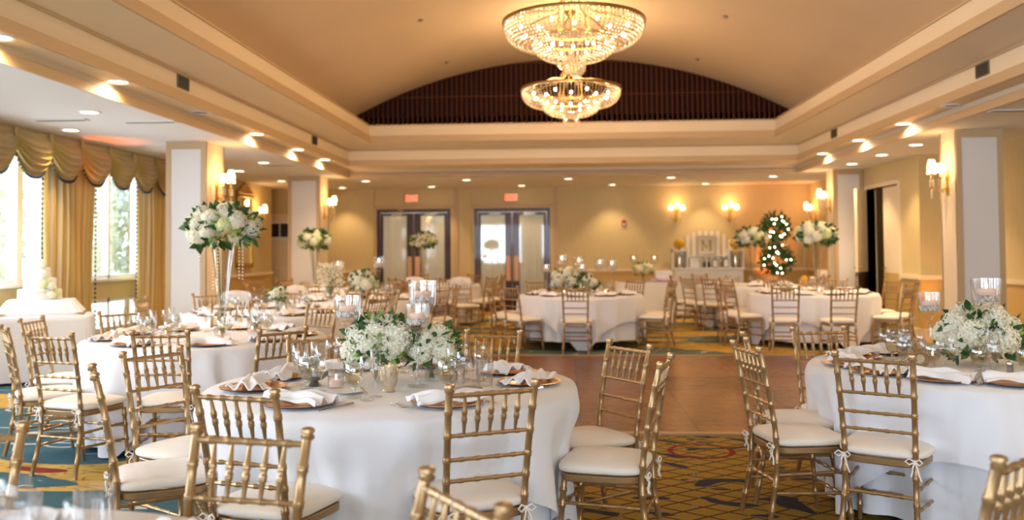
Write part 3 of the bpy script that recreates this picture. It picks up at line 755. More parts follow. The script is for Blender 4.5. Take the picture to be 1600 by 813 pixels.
def mk_chair():
    e = empty('chiavari_chair')
    # seat frame: bowed trapezoid
    def outline(sx, k_=40):
        o = []
        for i in range(k_):
            a = 2*PI*i/k_; c, s = math.cos(a), math.sin(a); p = .42
            x = math.copysign(abs(c)**p, c)*.205; y = math.copysign(abs(s)**p, s)*.195
            x *= (1+.07*y/.195)*.97; o.append((x*sx, y*sx))
        return o
    o = outline(1); i_ = outline(.86); n = len(o); z0, z1 = .388, .422
    vs = [(x, y, z0) for x, y in o]+[(x, y, z1) for x, y in o]+[(x, y, z1) for x, y in i_]+[(x, y, z0) for x, y in i_]
    fs = []
    for ring in range(4):
        for i in range(n): j = (i+1) % n; r_ = (ring+1) % 4; fs.append((ring*n+i, ring*n+j, r_*n+j, r_*n+i))
    MB().add(vs, fs).build('seat_frame', 'gold', e, mods=bevel(.006))
    def cu(u, v):
        a = 2*PI*u; c, s = math.cos(a), math.sin(a); q = .38
        ph = PI*(v-.5); rr = max(0, math.cos(ph))**.28; zz = math.sin(ph)
        x = math.copysign(abs(c)**q, c)*.212*rr*(1+.05*s); yv = math.copysign(abs(s)**q, s)*.20*rr
        dome = .022*(1-(x/.21)**2)*(1-(yv/.2)**2) if zz > 0 else 0
        return (x, yv+.005, .447+.024*math.copysign(abs(zz)**.6, zz)+dome*max(0, zz))
    MB().grid(cu, 40, 14, close=True).build('cushion', 'cushion', e, ang=80)
    for s in (-1, 1):
        m = MB(); bamboo(m, (s*.185, .165, .395), (s*.195, .20, 0), .0142, (.12, .3, .55, .8), taper=lambda t: 1-.15*t); m.build('leg', 'gold', e)
    for s in (-1, 1):
        m = MB()
        P = [(s*.178, -.245, 0), (s*.170, -.215, .14), (s*.163, -.19, .28), (s*.162, -.186, .42), (s*.164, -.195, .52), (s*.168, -.218, .66), (s*.172, -.245, .80), (s*.176, -.275, HT-.02)]
        polyb(m, P, .0138, (.10, .22, .34, .47, .556, .64, .735, .83), 12)
        m.lathe([(.0165, -.026), (.0195, -.022), (.0195, -.014), (.0155, -.012), (.0155, -.008), (.0205, -.005), (.0195, .004), (.012, .008), (0, .009)], 12, c=(s*.1765, -.2775, HT-.008))
        m.build('rear_leg', 'gold', e)
    def back(z):
        P = [(-.186, .42), (-.195, .52), (-.218, .66), (-.245, .80), (-.275, HT-.02)]
        for (a, z_a), (b, z_b) in zip(P, P[1:]):
            if z_a <= z <= z_b: return a+(b-a)*(z-z_a)/(z_b-z_a)
        return -.275
    W = lambda z: .162+(z-.42)*.028
    ZR = (.893, .735, .64, .556)
    for j, z in enumerate(ZR):
        m = MB(); bamboo(m, (-W(z), back(z), z), (W(z), back(z), z), .0092 if j == 0 else .0078, [(k_+.9)/5.8 for k_ in range(5)] if j < 2 else (.18, .38, .62, .82), 8, 1.3)
        m.build('top_rail' if j == 0 else 'cross_rail', 'gold', e)
    for k_ in range(5):
        x = (-2+k_)*.054; m = MB()
        bamboo(m, (x*.97, back(.735), .735), (x*1.03, back(.893), .89), .0085, (.40, .60), 8, 1.3, taper=lambda t: .62+.5*math.sin(PI*t)**.8)
        m.build('spindle', 'gold', e)
    def leg_f(s, z): return (s*(.195-.01*z/.395), .20-.035*z/.395, z)
    def leg_b(s, z): return (s*(.178-.015*z/.28), -.245+.055*z/.28, z)
    for s in (-1, 1):
        for z in (.30, .19):
            m = MB(); bamboo(m, leg_b(s, min(z, .28)), leg_f(s, z-.01), .0085, (.2, .5, .8), 8, 1.3); m.build('stretcher', 'gold', e)
    for f in (leg_f, leg_b):
        for z in ((.27, .16) if f is leg_f else (.25,)):
            m = MB(); bamboo(m, f(-1, z), f(1, z), .0085, (.2, .4, .6, .8), 8, 1.3); m.build('stretcher', 'gold', e)
    rnd = random.Random(5)
    for s in (-1, 1):
        m = MB(); c = Vector((s*.163, -.205, .425))
        m.tube([(s*.15, -.15, .44), c+Vector((0, .01, 0))], .004, 5)
        for d, ln in ((1, .035), (-1, .04)):   # bow loops
            m.tube([c, c+Vector((d*ln*.6, -.012, .016)), c+Vector((d*ln, -.018, .002)), c+Vector((d*ln*.6, -.012, -.012)), c], .0042, 5)
        for d, ln in ((1, .085), (-.6, .07)): m.tube([c, c+Vector((d*.014, -.015, -ln*.35)), c+Vector((d*.018, -.008, -ln*.7)), c+Vector((d*.03, -.014, -ln))], .0042, 5)
        m.ball(c, .009, 6, 5); m.build('cushion_tie', 'tie', e)
    return e
PCH = Proto(mk_chair)
SECT = [(-90, 'near side'), (-67.5, 'near side just right'), (-45, 'near right'), (-22.5, 'right, towards camera'), (0, 'right side'), (22.5, 'right, towards back'), (45, 'far right'), (67.5, 'far side just right'),
        (90, 'far side'), (112.5, 'far side just left'), (135, 'far left'), (157.5, 'left, towards back'), (180, 'left side'), (-157.5, 'left, towards camera'), (-135, 'near left'), (-112.5, 'near side just left')]
USED = {}
def sector(key, a):
    best = sorted(SECT, key=lambda s: abs((a-s[0]+180) % 360-180))
    for s in best:
        if (key, s[1]) not in USED: USED[(key, s[1])] = 1; return s[1]
    return best[0][1]+' again'
def chair_at(tx, ty, rz, label, group=None):
    """tx,ty: where the middle of the top rail stands"""
    a = R(rz); f = Vector((-math.sin(a), math.cos(a), 0)); p = Vector((tx, ty, 0))+f*.275
    CHAIRS.append((p.x, p.y, a))
    return PCH.place((p.x, p.y, 0), a, label, 'chair', group)

# ------------------------------------------------------------------ tables
RT = .915; ZT = .755; QUEUE = []; CHAIRS = []
def table(*a, **k): QUEUE.append((a, k))
def build_table(cx, cy, rot, tname, hem=.04, half=1.27, legs=True, overlay=True, nf=36, seed=1):
    e = empty('round_table', (cx, cy, 0), R(rot), f'round banquet table under white cloth, the {tname}', 'table')
    MB().lathe([(0, ZT-.03), (RT-.012, ZT-.03), (RT-.006, ZT-.015), (RT-.012, ZT-.004), (0, ZT-.004)], 48).build('tabletop', 'cork', e)
    for s in (0, 90, 180, 270):
        c, s_ = math.cos(R(s+20))*.6, math.sin(R(s+20))*.6
        MB().tube([(c, s_, ZT-.03), (c*1.02, s_*1.02, 0)], .022, 8).build('leg', 'black', e)
    c = empty('tablecloth', (cx, cy, 0), R(rot), f'white floor-length tablecloth on the {tname}', 'tablecloth')
    rnd = random.Random(seed); ph = [rnd.uniform(0, 6.28) for _ in range(6)]
    near = [(Matrix.Rotation(-R(rot), 2) @ Vector((px-cx, py-cy)), rz-R(rot)) for px, py, rz in CHAIRS if math.hypot(px-cx, py-cy) < 1.6]
    def fold(a, q, amp):
        t = a+.10*math.sin(3*a+ph[4])+.05*math.sin(8*a+ph[3])
        return amp*q*(1.5*(abs(math.sin(nf/4*t+ph[0]))**1.3-.6)+.7*math.sin(nf/2*t+ph[1])+.35*math.sin(5*a+ph[2]))
    def dent(x, y, z):      # the cloth gives way where a seat is pushed against it
        if z > .70: return (x, y, z)
        k_ = min(1, (.70-z)/.22); k_ = k_*k_*(3-2*k_)
        for c_, rz in near:
            d = Matrix.Rotation(-rz, 2) @ (Vector((x, y))-c_)
            if abs(d.x) < .34 and -.3 < d.y < .225:
                w_ = min(1, (.34-abs(d.x))/.13); w_ = w_*w_*(3-2*w_)
                p_ = Matrix.Rotation(rz, 2) @ Vector((0, min(.09, .225-d.y)*w_*k_)); x, y = x+p_.x, y+p_.y
        return (x, y, z)
    def under(u, v):
        a = 2*PI*u; s = v*(ZT-hem); q = v
        r = RT+.004+.015*q+fold(a, q**.7, .044)-.016; return dent(r*math.cos(a), r*math.sin(a), ZT-.004-s)
    MB().grid(under, 240, 12, close=True).build('underlay_skirt', 'linen', c, ang=80)
    if overlay:
        def over(u, v):
            a = 2*PI*u
            if v < .12:
                r = RT*v/.12; return (r*math.cos(a), r*math.sin(a), ZT+.0015)
            d = min(half/max(1e-6, abs(math.cos(a-PI/4))), half/max(1e-6, abs(math.sin(a-PI/4))))-RT   # corners at 0,90,180,270 after rot
            d = min(d, ZT-.01); q = (v-.12)/.88; s = d*q
            rr = max(.0, 1-math.exp(-s*40)); qs = s/ZT
            r = RT+.006+.012*rr+.03*qs+fold(a, qs**.6, .046)+.034*qs**.5+.004; return dent(r*math.cos(a), r*math.sin(a), ZT+.0015-s)
        MB().grid(over, 320, 26, close=True).build('overlay_cloth', 'linen', c, ang=80)
    else:
        MB().lathe([(0, ZT+.0015), (RT, ZT+.0015), (RT+.006, ZT-.004)], 96).build('top_cloth', 'linen', c)
    return e

# ------------------------------------------------------------------ tableware prototypes
def one(name, mbs):  # a thing with parts
    e = empty(name)
    for nm, m, mt, kw in mbs: m.build(nm, mt, e, **kw)
    return e
def mk_charger():
    e = empty('charger_plate')
    MB().lathe([(0, .006), (.105, .006), (.115, .012), (.158, .019), (.165, .018)], 40).build('plate', 'charger', e)
    MB().lathe([(.165, .018), (.160, .013), (.11, .002), (0, .002)], 40).build('dark_underside', 'darkrim', e)
    return e
def mk_napkin(seed):
    def f():
        rnd = random.Random(seed); p = [rnd.uniform(0, 6) for _ in range(4)]
        def fn(u, v):   # linen gathered at its middle, pleats fanning out to both ends
            x = (u-.5)*.30; c = abs(u-.42); fan = .42+1.1*c**.9
            y = (v-.5)*.20*fan+.02*math.sin(u*4+p[2])
            pl = math.sin(v*6*PI+p[0]+.6*math.sin(u*5))
            z = .024+.038*(1-abs(2*v-1)**2.5)*(1.15-1.1*c)+.014*pl*(.35+1.6*c)+.007*math.sin(u*11+p[1]+v*3)
            return (x+.010*math.sin(v*8+p[3]), y, max(.021, z))
        return MB().grid(fn, 36, 40).build('napkin', 'napkin', None, mods=solid(.006), ang=80)
    return f
def gl(prof, name, wine=None, m='glass', n=20):
    def f():
        e = empty(name); MB().lathe(prof, n).build('glass_body', m, e, ang=60)
        if wine: MB().lathe(wine, n).build('drink', 'water', e, ang=60)
        return e
    return f
goblet = gl([(0, .002), (.036, .003), (.034, .007), (.008, .012), (.007, .03), (.012, .045), (.009, .052), (.026, .068), (.040, .095), (.042, .12), (.038, .16), (.037, .162), (.036, .158)], 'water_goblet',
            [(0, .062), (.024, .07), (.037, .095), (.0385, .118), (.0375, .13), (0, .13)], 'frost')
wine = gl([(0, .002), (.034, .003), (.032, .006), (.005, .012), (.0035, .05), (.004, .085), (.014, .095), (.032, .118), (.037, .145), (.031, .20), (.030, .202)], 'wine_glass')
flute = gl([(0, .002), (.03, .003), (.028, .006), (.005, .012), (.0035, .05), (.0045, .075), (.016, .095), (.024, .125), (.026, .17), (.024, .225), (.023, .226)], 'champagne_flute',
           [(0, .082), (.013, .095), (.0215, .118), (.022, .125), (0, .125)])
tumbler = gl([(0, .003), (.029, .003), (.031, .006), (.036, .12), (.035, .12), (.030, .012), (0, .012)], 'glass_tumbler')
def mk_fork():
    m = MB(); pts = [(0, -.10, .004), (0, -.05, .005), (0, 0, .008), (0, .04, .010)]
    m.tube(pts, [.005, .004, .0022, .003], 6)
    m.box(-.011, .011, .04, .052, .009, .012)
    for x in (-.0095, -.0032, .0032, .0095): m.tube([(x, .05, .010), (x, .075, .013), (x, .10, .016)], [.0018, .0016, .001], 5)
    return m.build('fork', 'flat')
def mk_knife():
    m = MB(); m.tube([(0, -.11, .005), (0, -.06, .006), (0, 0, .005)], [.005, .0055, .004], 6)
    m.prism([(-.004, 0), (.005, 0), (.0085, .03), (.0085, .09), (.004, .118), (-.004, .125)], .002, Matrix.Translation((0, 0, .004))); return m.build('table_knife', 'flat', smooth=False)
P = {'charger': Proto(mk_charger), 'goblet': Proto(goblet), 'wine': Proto(wine), 'flute': Proto(flute), 'tumbler': Proto(tumbler), 'fork': Proto(mk_fork), 'knife': Proto(mk_knife)}
NAP = [Proto(mk_napkin(s)) for s in (1, 2, 3)]
def flame_on(m, c, s=1): m.ball((c[0], c[1], c[2]+.012*s), .0048*s, 8, 6, (1, 1, 2.4))
def mk_stemcup():      # tall crystal stem with a bubbled glass cup and a floating candle
    e = empty('tall_candle_holder'); H = .24
    MB().lathe([(0, .003), (.045, .004), (.042, .010), (.012, .016), (.009, .03), (.0125, .04), (.007, .05), (.006, H-.05), (.011, H-.04), (.007, H-.025), (.016, H-.01), (.03, H)], 20).build('stem', 'glass', e)
    MB().lathe([(0, H), (.042, H+.002), (.049, H+.02), (.051, H+.10), (.048, H+.10), (.045, H+.02), (0, H+.014)], 24, wob=lambda a, k_: 1+.02*math.sin(a*9+k_)).build('cup', 'glass', e)
    m = MB(); rnd = random.Random(2)
    for _ in range(60):
        a, q = rnd.uniform(0, 6.28), .04*math.sqrt(rnd.random()); m.ball((q*math.cos(a), q*math.sin(a), H+.02+rnd.random()*.018), .007, 6, 4)
    m.build('glass_bead_filling', 'vaseglass', e)
    MB().lathe([(0, H+.042), (.026, H+.042), (.033, H+.052), (.030, H+.062), (0, H+.064)], 18).build('floating_candle', 'wax', e)
    m = MB(); flame_on(m, (0, 0, H+.064), .9); m.build('flame', 'flame', e); return e
def mk_votive():
    e = empty('votive_candle'); MB().lathe([(0, .004), (.036, .004), (.040, .02), (.042, .095), (.039, .095), (.036, .02), (0, .012)], 22).build('glass_cup', 'glass', e)
    MB().lathe([(0, .015), (.032, .015), (.034, .03), (.031, .045), (0, .047)], 18).build('candle', 'wax', e)
    m = MB(); flame_on(m, (0, 0, .047)); m.build('flame', 'flame', e); return e
def mk_merc():
    e = empty('mercury_glass_votive'); MB().lathe([(0, .004), (.03, .004), (.026, .012), (.040, .04), (.046, .08), (.045, .125), (.042, .125), (.042, .08), (.03, .03), (0, .02)], 22).build('cup', 'merc', e)
    MB().lathe([(0, .05), (.03, .05), (.03, .08), (0, .08)], 14).build('candle', 'whitewax', e)
    m = MB(); flame_on(m, (0, 0, .08)); m.build('flame', 'flame', e); return e
P.update(stemcup=Proto(mk_stemcup), votive=Proto(mk_votive), merc=Proto(mk_merc))

# flowers ------------------------------------------------------------
def bloom_mb(r, n, seed, petal=.30):
    m = MB(); rnd = random.Random(seed); m.ball((0, 0, 0), r*.84, 10, 7)
    g = PI*(3-math.sqrt(5))
    for i in range(n):
        z = 1-1.75*(i+.5)/n; q = math.sqrt(max(0, 1-z*z)); a = g*i
        d = Vector((q*math.cos(a), q*math.sin(a), z)); t_ = d.orthogonal().normalized(); b = d.cross(t_)
        s = r*petal*rnd.uniform(.8, 1.2); rot = rnd.uniform(0, 1.5); c = d*r*rnd.uniform(.88, 1.0)
        for k_ in range(4):
            an = rot+k_*PI/2; e1 = t_*math.cos(an)+b*math.sin(an); e2 = d.cross(e1)
            m.add([c, c+e1*s*.55+e2*s*.38+d*s*.16, c+e1*s+d*s*.22, c+e1*s*.55-e2*s*.38+d*s*.16], [(0, 1, 2, 3)])
    return m
def rose_mb(r, seed):
    m = MB(); rnd = random.Random(seed)
    m.ball((0, 0, 0), r*.5, 8, 6)
    for ring, (n, rr, tilt) in enumerate(((4, .42, .2), (5, .62, .45), (7, .85, .8))):
        for k_ in range(n):
            a = 2*PI*k_/n+ring; ca, sa = math.cos(a), math.sin(a); w_ = rr*r*.75
            def pt(x, z): q = rr*r*(.55+tilt*z*.5)+0; return Vector((ca*q-sa*x*w_, sa*q+ca*x*w_, r*(-.35+z*(.95-.25*ring))-abs(x)*r*.12))
            m.add([pt(-.7, 0), pt(.7, 0), pt(.95, .6), pt(.4, 1), pt(-.4, 1), pt(-.95, .6)], [(0, 1, 2, 3, 4, 5)])
    return m
BL = {}
def bloom(parent, kind, c, r, seed=0):
    key = (kind, round(r, 3), seed % 3)
    if key not in BL:
        mm = rose_mb(r, seed % 3) if kind in ('rose', 'orange') else bloom_mb(r, 70 if kind != 'far' else 34, seed % 3)
        o = mm.build('bloom', {'white': 'bloom', 'green': 'bloomg', 'rose': 'rose', 'far': 'bloom', 'orange': 'orange'}[kind], parent, smooth=False); BL[key] = o
    else:
        o = BL[key].copy(); COL.objects.link(o); o.parent = parent
    o.location = c; d = Vector(c); o.rotation_euler = (random.uniform(-.4, .4), random.uniform(-.4, .4), random.uniform(0, 6)); return o
def leaves(parent, pts, size, m='leaf', name='foliage', seed=1):
    mb = MB(); rnd = random.Random(seed)
    for (p, d) in pts:
        p, d = Vector(p), Vector(d).normalized(); s = size*rnd.uniform(.7, 1.3)
        w_ = d.cross(Vector((rnd.gauss(0, 1), rnd.gauss(0, 1), rnd.gauss(0, 1)))).normalized(); n_ = d.cross(w_)
        q = [p, p+d*s*.3+w_*s*.25, p+d*s*.65+w_*s*.22, p+d*s-n_*s*.1, p+d*s*.65-w_*s*.22, p+d*s*.3-w_*s*.25, p+d*s*.5+n_*s*.06]
        mb.add(q, [(0, 1, 6), (1, 2, 6), (2, 3, 6), (3, 4, 6), (4, 5, 6), (5, 0, 6)])
    return mb.build(name, m, parent, smooth=False)
def ball_arrangement(e, cz, rx, rz_, n, br, seed, top_only=False, kinds=('white',), nl=90, ls=.07, lf=.80):
    rnd = random.Random(seed); g = PI*(3-math.sqrt(5)); lp = []
    for i in range(n):
        z = 1-(1.45 if not top_only else 1.15)*(i+.5)/n; q = math.sqrt(max(0, 1-z*z)); a = g*i+rnd.uniform(-.2, .2)
        kd = kinds[i % len(kinds)]; r = br*rnd.choice((.85, 1, 1.15))*(.62 if kd in ('rose',) else 1)
        bloom(e, kd, (q*math.cos(a)*(rx-br*.6), q*math.sin(a)*(rx-br*.6), cz+z*(rz_-br*.5)), round(r, 3), i)
    for _ in range(nl):
        z = rnd.uniform(-.75, 1); q = math.sqrt(1-z*z); a = rnd.uniform(0, 2*PI); d = Vector((q*math.cos(a), q*math.sin(a), z))
        lp.append((Vector((d.x*rx*lf, d.y*rx*lf, cz+d.z*rz_*(lf+.04))), d+Vector((rnd.gauss(0, .5), rnd.gauss(0, .5), rnd.gauss(0, .4)))))
    leaves(e, lp[:nl*2//3], ls*1.15, 'leaf', 'foliage', seed); leaves(e, lp[nl*2//3:], ls*.8, 'leafl', 'light_foliage', seed+1)
def tall_vase(x, y, label, r=.29, hz=.75, br=.075, n=26, strands=4, kind='white', s=1):
    e = empty('tall_flower_centrepiece', (x, y, ZT+.003), R(random.uniform(0, 90)), label, 'flower arrangement')
    MB().lathe([(0, .003), (.075, .004), (.07, .012), (.022, .03), (.018, .06), (.022, .10), (.045, .35), (.075, .6), (.098, hz), (.094, hz), (.07, .6), (.04, .35), (.016, .11), (0, .10)], 24).build('trumpet_vase', 'clearvase', e)
    ball_arrangement(e, hz+.12, r, r*.62, n, br, int(x*10+50), kinds=(kind, kind, kind, 'green', kind, 'rose'), nl=260, ls=.09)
    for k_ in range(strands):
        a = k_*2*PI/strands+.6; m = MB(); L = .34+.08*(k_ % 2)
        for q in range(int(L/.028)): m.octa((math.cos(a)*r*.62, math.sin(a)*r*.62, hz+.02-q*.028), .0075, 1.2)
        m.build('bead_strand', 'ccr', e, smooth=False)
    m = MB(); rnd = random.Random(3)
    for _ in range(4):
        a = rnd.uniform(0, 6.28); m.tube([(.01*math.cos(a), .01*math.sin(a), .15), (.05*math.cos(a), .05*math.sin(a), hz), (.12*math.cos(a), .12*math.sin(a), hz+.1)], .0025, 5)
    m.build('flower_stems', 'stem', e)
    return e
def low_vase(x, y, label, r=.14, n=9, br=.065, vh=.13, kinds=('white', 'white', 'white', 'green', 'white'), vm='frost', vr=.035, seed=1, nl=46):
    e = empty('low_flower_centrepiece', (x, y, ZT+.003), 0, label, 'flower arrangement')
    MB().lathe([(0, .003), (vr, .004), (vr, vh*.5), (vr*.9, vh*.8), (vr*1.15, vh), (vr*1.08, vh), (vr*.85, vh*.8), (vr*.9, .012), (0, .01)], 20).build('vase', vm, e)
    m = MB(); rnd = random.Random(seed)
    for _ in range(6):
        a = rnd.uniform(0, 6.28); m.tube([(.015*math.cos(a), .015*math.sin(a), .015), (-.015*math.cos(a), .015*math.sin(a), vh), (-.05*math.cos(a), .04*math.sin(a), vh+.06)], .004, 5)
    m.build('flower_stems', 'stem', e)
    ball_arrangement(e, vh+r*.62, r, r*.75, n, br, seed, kinds=kinds, nl=nl*2, ls=.055, lf=.93)
    return e

# ------------------------------------------------------------------ lay a table
def lay(key, tname, cx, cy, angs, r=.70, what=('charger', 'napkin', 'goblet', 'wine', 'flute', 'fork', 'fork', 'knife'), seed=0):
    rnd = random.Random(seed+3)
    for a in angs:
        s = sector(key, a); A = R(a); d = Vector((math.cos(A), math.sin(A))); tn = Vector((-d.y, d.x)); rz = A+PI/2
        def at(rr, tt, dz=0): p = Vector((cx, cy))+d*rr+tn*tt; return (p.x, p.y, ZT+.003+dz)
        nf_ = 0
        for wt in what:
            if wt == 'charger': P['charger'].place(at(r, 0), rz, f'gold charger plate, {s} of the {tname}', 'charger plate')
            elif wt == 'napkin': NAP[rnd.randrange(3)].place(at(r, .0, -.006), rz+rnd.uniform(-.25, .25), f'folded white napkin, {s} of the {tname}', 'napkin')
            elif wt == 'goblet': P['goblet'].place(at(r-.26, .10+rnd.uniform(-.01, .01)), 0, f'stemmed water goblet, {s} of the {tname}', 'glass')
            elif wt == 'wine': P['wine'].place(at(r-.24, .185), 0, f'clear wine glass, {s} of the {tname}', 'glass')
            elif wt == 'flute': P['flute'].place(at(r-.33, .165), 0, f'champagne flute with amber-tinted drink, {s} of the {tname}', 'glass')
            elif wt == 'fork': P['fork'].place(at(r-.03, -.19-.028*nf_), rz+PI, f'silver fork left of the plate, {s} of the {tname}', 'fork', 'forks at one place setting'); nf_ += 1
            elif wt == 'knife': P['knife'].place(at(r-.03, .19), rz+PI, f'silver knife right of the plate, {s} of the {tname}', 'knife')

K = .971
def ch(x, y, rz, label): chair_at(x*K-.128*(1-K), y*K, rz, label)
G = 'gold chiavari chair '
# front centre table A
A = (-1.0, 4.55); table(*A, -103, 'front centre table', seed=2)
ch(-1.39, 3.38, -16, G+'at the front centre table, seen from behind at its near left')
ch(-.41, 3.53, 26, G+'at the front centre table, seen from behind at its near right')
ch(.35, 4.32, 76, G+'in profile right of the front centre table, tie hanging from its post')
ch(.23, 5.06, 124, G+'half-facing the camera, right of the front centre table by the dance floor')
ch(-.59, 5.82, 165, G+'behind the front centre table, right of its flowers')
ch(-1.68, 5.58, 201, G+'behind the front centre table, directly left of its flowers')
ch(-2.24, 3.93, -60, G+'seen edge-on left of the front centre table, nearest there')
ch(-2.35, 4.74, -117, G+'turned diagonally left of the front centre table, before the left table')
lay('A', 'front centre table', *A, (-116, -59, 2, 38, 80, 122, 160, 194), r=.69)
# right table R
T = (2.23, 5.25); table(*T, -74, 'right table number eight', seed=5)
ch(1.385, 4.52, -32, G+'seen from behind at the right table, its back largest there')
ch(.86, 4.97, -79, G+'side-on at the left of the right table, nearer of two')
ch(.96, 5.5, -98, G+'side-on at the left of the right table, farther of two')
ch(1.55, 6.05, 192, G+'facing the camera behind the right table, on the dance floor')
ch(2.22, 3.92, -2, G+'cut by the right edge, only its white seat corner showing')
lay('R', 'right table number eight', *T, (177, 203, 231, 259, 290, 325, 0, 35, 75, 115, 145), r=.71, what=('charger', 'napkin', 'goblet', 'wine', 'flute', 'fork', 'knife'), seed=4)
# left table B
B = (-3.0, 7.08); table(*B, -110, 'front left table with the tall bouquet', seed=7)
for x, y, rz, l in ((-3.51, 5.74, -16, 'near side, seen from behind left of another'), (-2.82, 5.85, 6, 'near side, seen from behind, overlapped by another'),
                    (-4.13, 6.21, -51, 'cut by the left picture edge'), (-4.47, 7.1, -85, 'left side beside the cake table'), (-2.05, 6.05, 50, 'near right, just behind the front centre table'),
                    (-4.15, 7.9, -122, 'far left before the window'), (-3.45, 8.78, 195, 'far side under the bouquet'), (-2.48, 8.62, 155, 'far right, facing the camera'), (-1.8, 7.5, 104, 'right side, in profile')):
    ch(x, y, rz, G+'at the front left table, '+l)
lay('B', 'front left table', *B, (202, 246, 293, 332, 8, 50, 90, 130, 165), r=.72, what=('charger', 'napkin', 'goblet', 'wine', 'flute', 'knife'), seed=9)
tall_vase(-2.92, 7.2, 'tall trumpet vase with a big white flower ball on the front left table', strands=5)
# bottom-left corner table G (mostly out of frame) and two edge chairs
table(-1.45, 1.42, -80, 'bottom left corner table', seed=11)
ch(-1.06, 2.63, -12+180+2, G+'in the left foreground facing the camera, back overlapping another')
ch(-.36, 1.99, -56+180, G+'cut by the bottom edge at the centre, only its blurred top')
ch(-1.97, 2.66, 184, G+'cut by the left picture corner, only one blurred post')
lay('G', 'bottom left corner table', -1.45, 1.42, (95, 50, 135, 15), r=.68, what=('charger', 'napkin', 'wine'), seed=12)
for x, y, l in ((-1.20, 2.0, 'right of two'), (-1.33, 1.93, 'left of two')):
    P['tumbler'].place((x, y, ZT+.003), 0, 'blurred clear tumbler in the bottom left corner, '+l, 'glass', scale=1.25)
ch(1.07, 2.42, 43, G+'cut by the bottom right corner, blurred')

def ring_chairs(tname, cx, cy, angs, r=1.28):
    for a in angs:
        s = sector('ch'+tname, a); A_ = R(a)
        chair_at(cx+math.cos(A_)*(r+.15), cy+math.sin(A_)*(r+.15), a+90, f'gold chiavari chair, {s} of the {tname}')
# second left table C
C_ = (-3.45, 9.95); table(*C_, -70, 'second left table', seed=13); ring_chairs('second left table', *C_, (-20, 20, 60, 100, 140, 185))
lay('C', 'second left table', *C_, (-90, -50, -10, 30, 70, 110, 150, 190, 230), what=('charger', 'napkin', 'goblet', 'wine'), seed=13)
# third left table D
D_ = (-3.05, 12.6); table(*D_, -95, 'third left table', seed=14); ring_chairs('third left table', *D_, (-65, -25, 15, 55, 95, 135, 180, 220))
lay('D', 'third left table', *D_, (-90, -55, -15, 25, 70, 110, 150, 190, 230), what=('charger', 'napkin', 'goblet', 'wine'), seed=15)
M_ = (-4.25, 15.55); table(*M_, -60, 'left table between the pillars', seed=16); ring_chairs('left table between the pillars', *M_, (-100, -55, -10, 40, 90, 140, 190, 230))
lay('M', 'left table between the pillars', *M_, (-90, -40, 10, 60, 120, 170, 220), what=('charger', 'napkin', 'goblet'), seed=17)
tall_vase(-4.55, 15.7, 'tall white bouquet vase standing before the far left pillar', r=.28, strands=3)
N_ = (-2.75, 17.9); table(*N_, -60, 'table before the double doors', seed=18); ring_chairs('table before the double doors', *N_, (-110, -70, -30, 15, 60, 110, 160, 205))
lay('N', 'table before the double doors', *N_, (-90, -40, 10, 60, 120, 170, 220), what=('charger', 'napkin', 'goblet'), seed=18)
tall_vase(-2.97, 18.0, 'tall white bouquet vase in front of the left double door', r=.26, strands=0)
# middle table F
F_ = (.12, 13.65); table(*F_, -90, 'middle table beyond the dance floor', hem=.13, seed=19)
ring_chairs('middle table beyond the dance floor', *F_, (-94, -136, -164, 160, 120, 85, 50, 10, -22))
lay('F', 'middle table beyond the dance floor', *F_, (-130, -60, -95, -20, 20, 60, 100, 150, 190), what=('charger', 'napkin', 'goblet', 'wine'), seed=20)
# far right table P
Q_ = (3.62, 13.8); table(*Q_, -75, 'far right table', hem=.10, seed=21)
ch(2.92, 12.58, -10, G+'at the far right table, seen from behind on the left'); ch(3.70, 12.5, 2, G+'at the far right table, seen from behind on the right')
ring_chairs('far right table', *Q_, (-160, 178, 140, 100, 60, 20, -20, -42), 1.3)
lay('P', 'far right table', *Q_, (-115, -80, -45, -5, 35, 75, 115, 155, 195), what=('charger', 'napkin', 'goblet', 'wine'), seed=22)
tall_vase(3.72, 13.9, 'tall white bouquet vase on the far right table before the pillar', r=.31, strands=4)
# table J before the hutch
J_ = (3.3, 16.95); table(*J_, -60, 'table before the white hutch', seed=23); ring_chairs('table before the white hutch', *J_, (-150, -128, 178, 120, 60, 0, -50))
lay('J', 'table before the white hutch', *J_, (-90, -40, 10, 60, 120, 170, 220), what=('charger', 'napkin', 'goblet'), seed=24)
tall_vase(3.3, 16.6, 'tall white bouquet vase in front of the twin topiary', r=.29, strands=3)
# white linen squares hung on chair backs by the doors
for x, y, rz, s in ((-2.0, 16.25, 205, 'right of the left double door'), (-2.9, 16.45, 190, 'in front of the left double door'), (-4.0, 12.75, 240, 'left background by the third left table'), (-4.25, 11.05, 215, 'by the near left pillar')):
    chair_at(x, y, rz, 'gold chiavari chair under a white linen drape, '+s)
    e = empty('linen_chair_drape', (x, y, 0), R(rz), 'white linen draped over a chair back, '+s, 'linen')
    def fn(u, v):
        q = v*2-1; return ((u-.5)*.40*(1+.03*math.sin(9*v)), .03*(1 if q > 0 else -1)*min(1, abs(q)*6)+.006*math.sin(u*14), .945-abs(q)*.36-.01*math.cos(u*PI*2))
    MB().grid(fn, 16, 21).build('drape', 'linen', e, mods=solid(.006), ang=80)

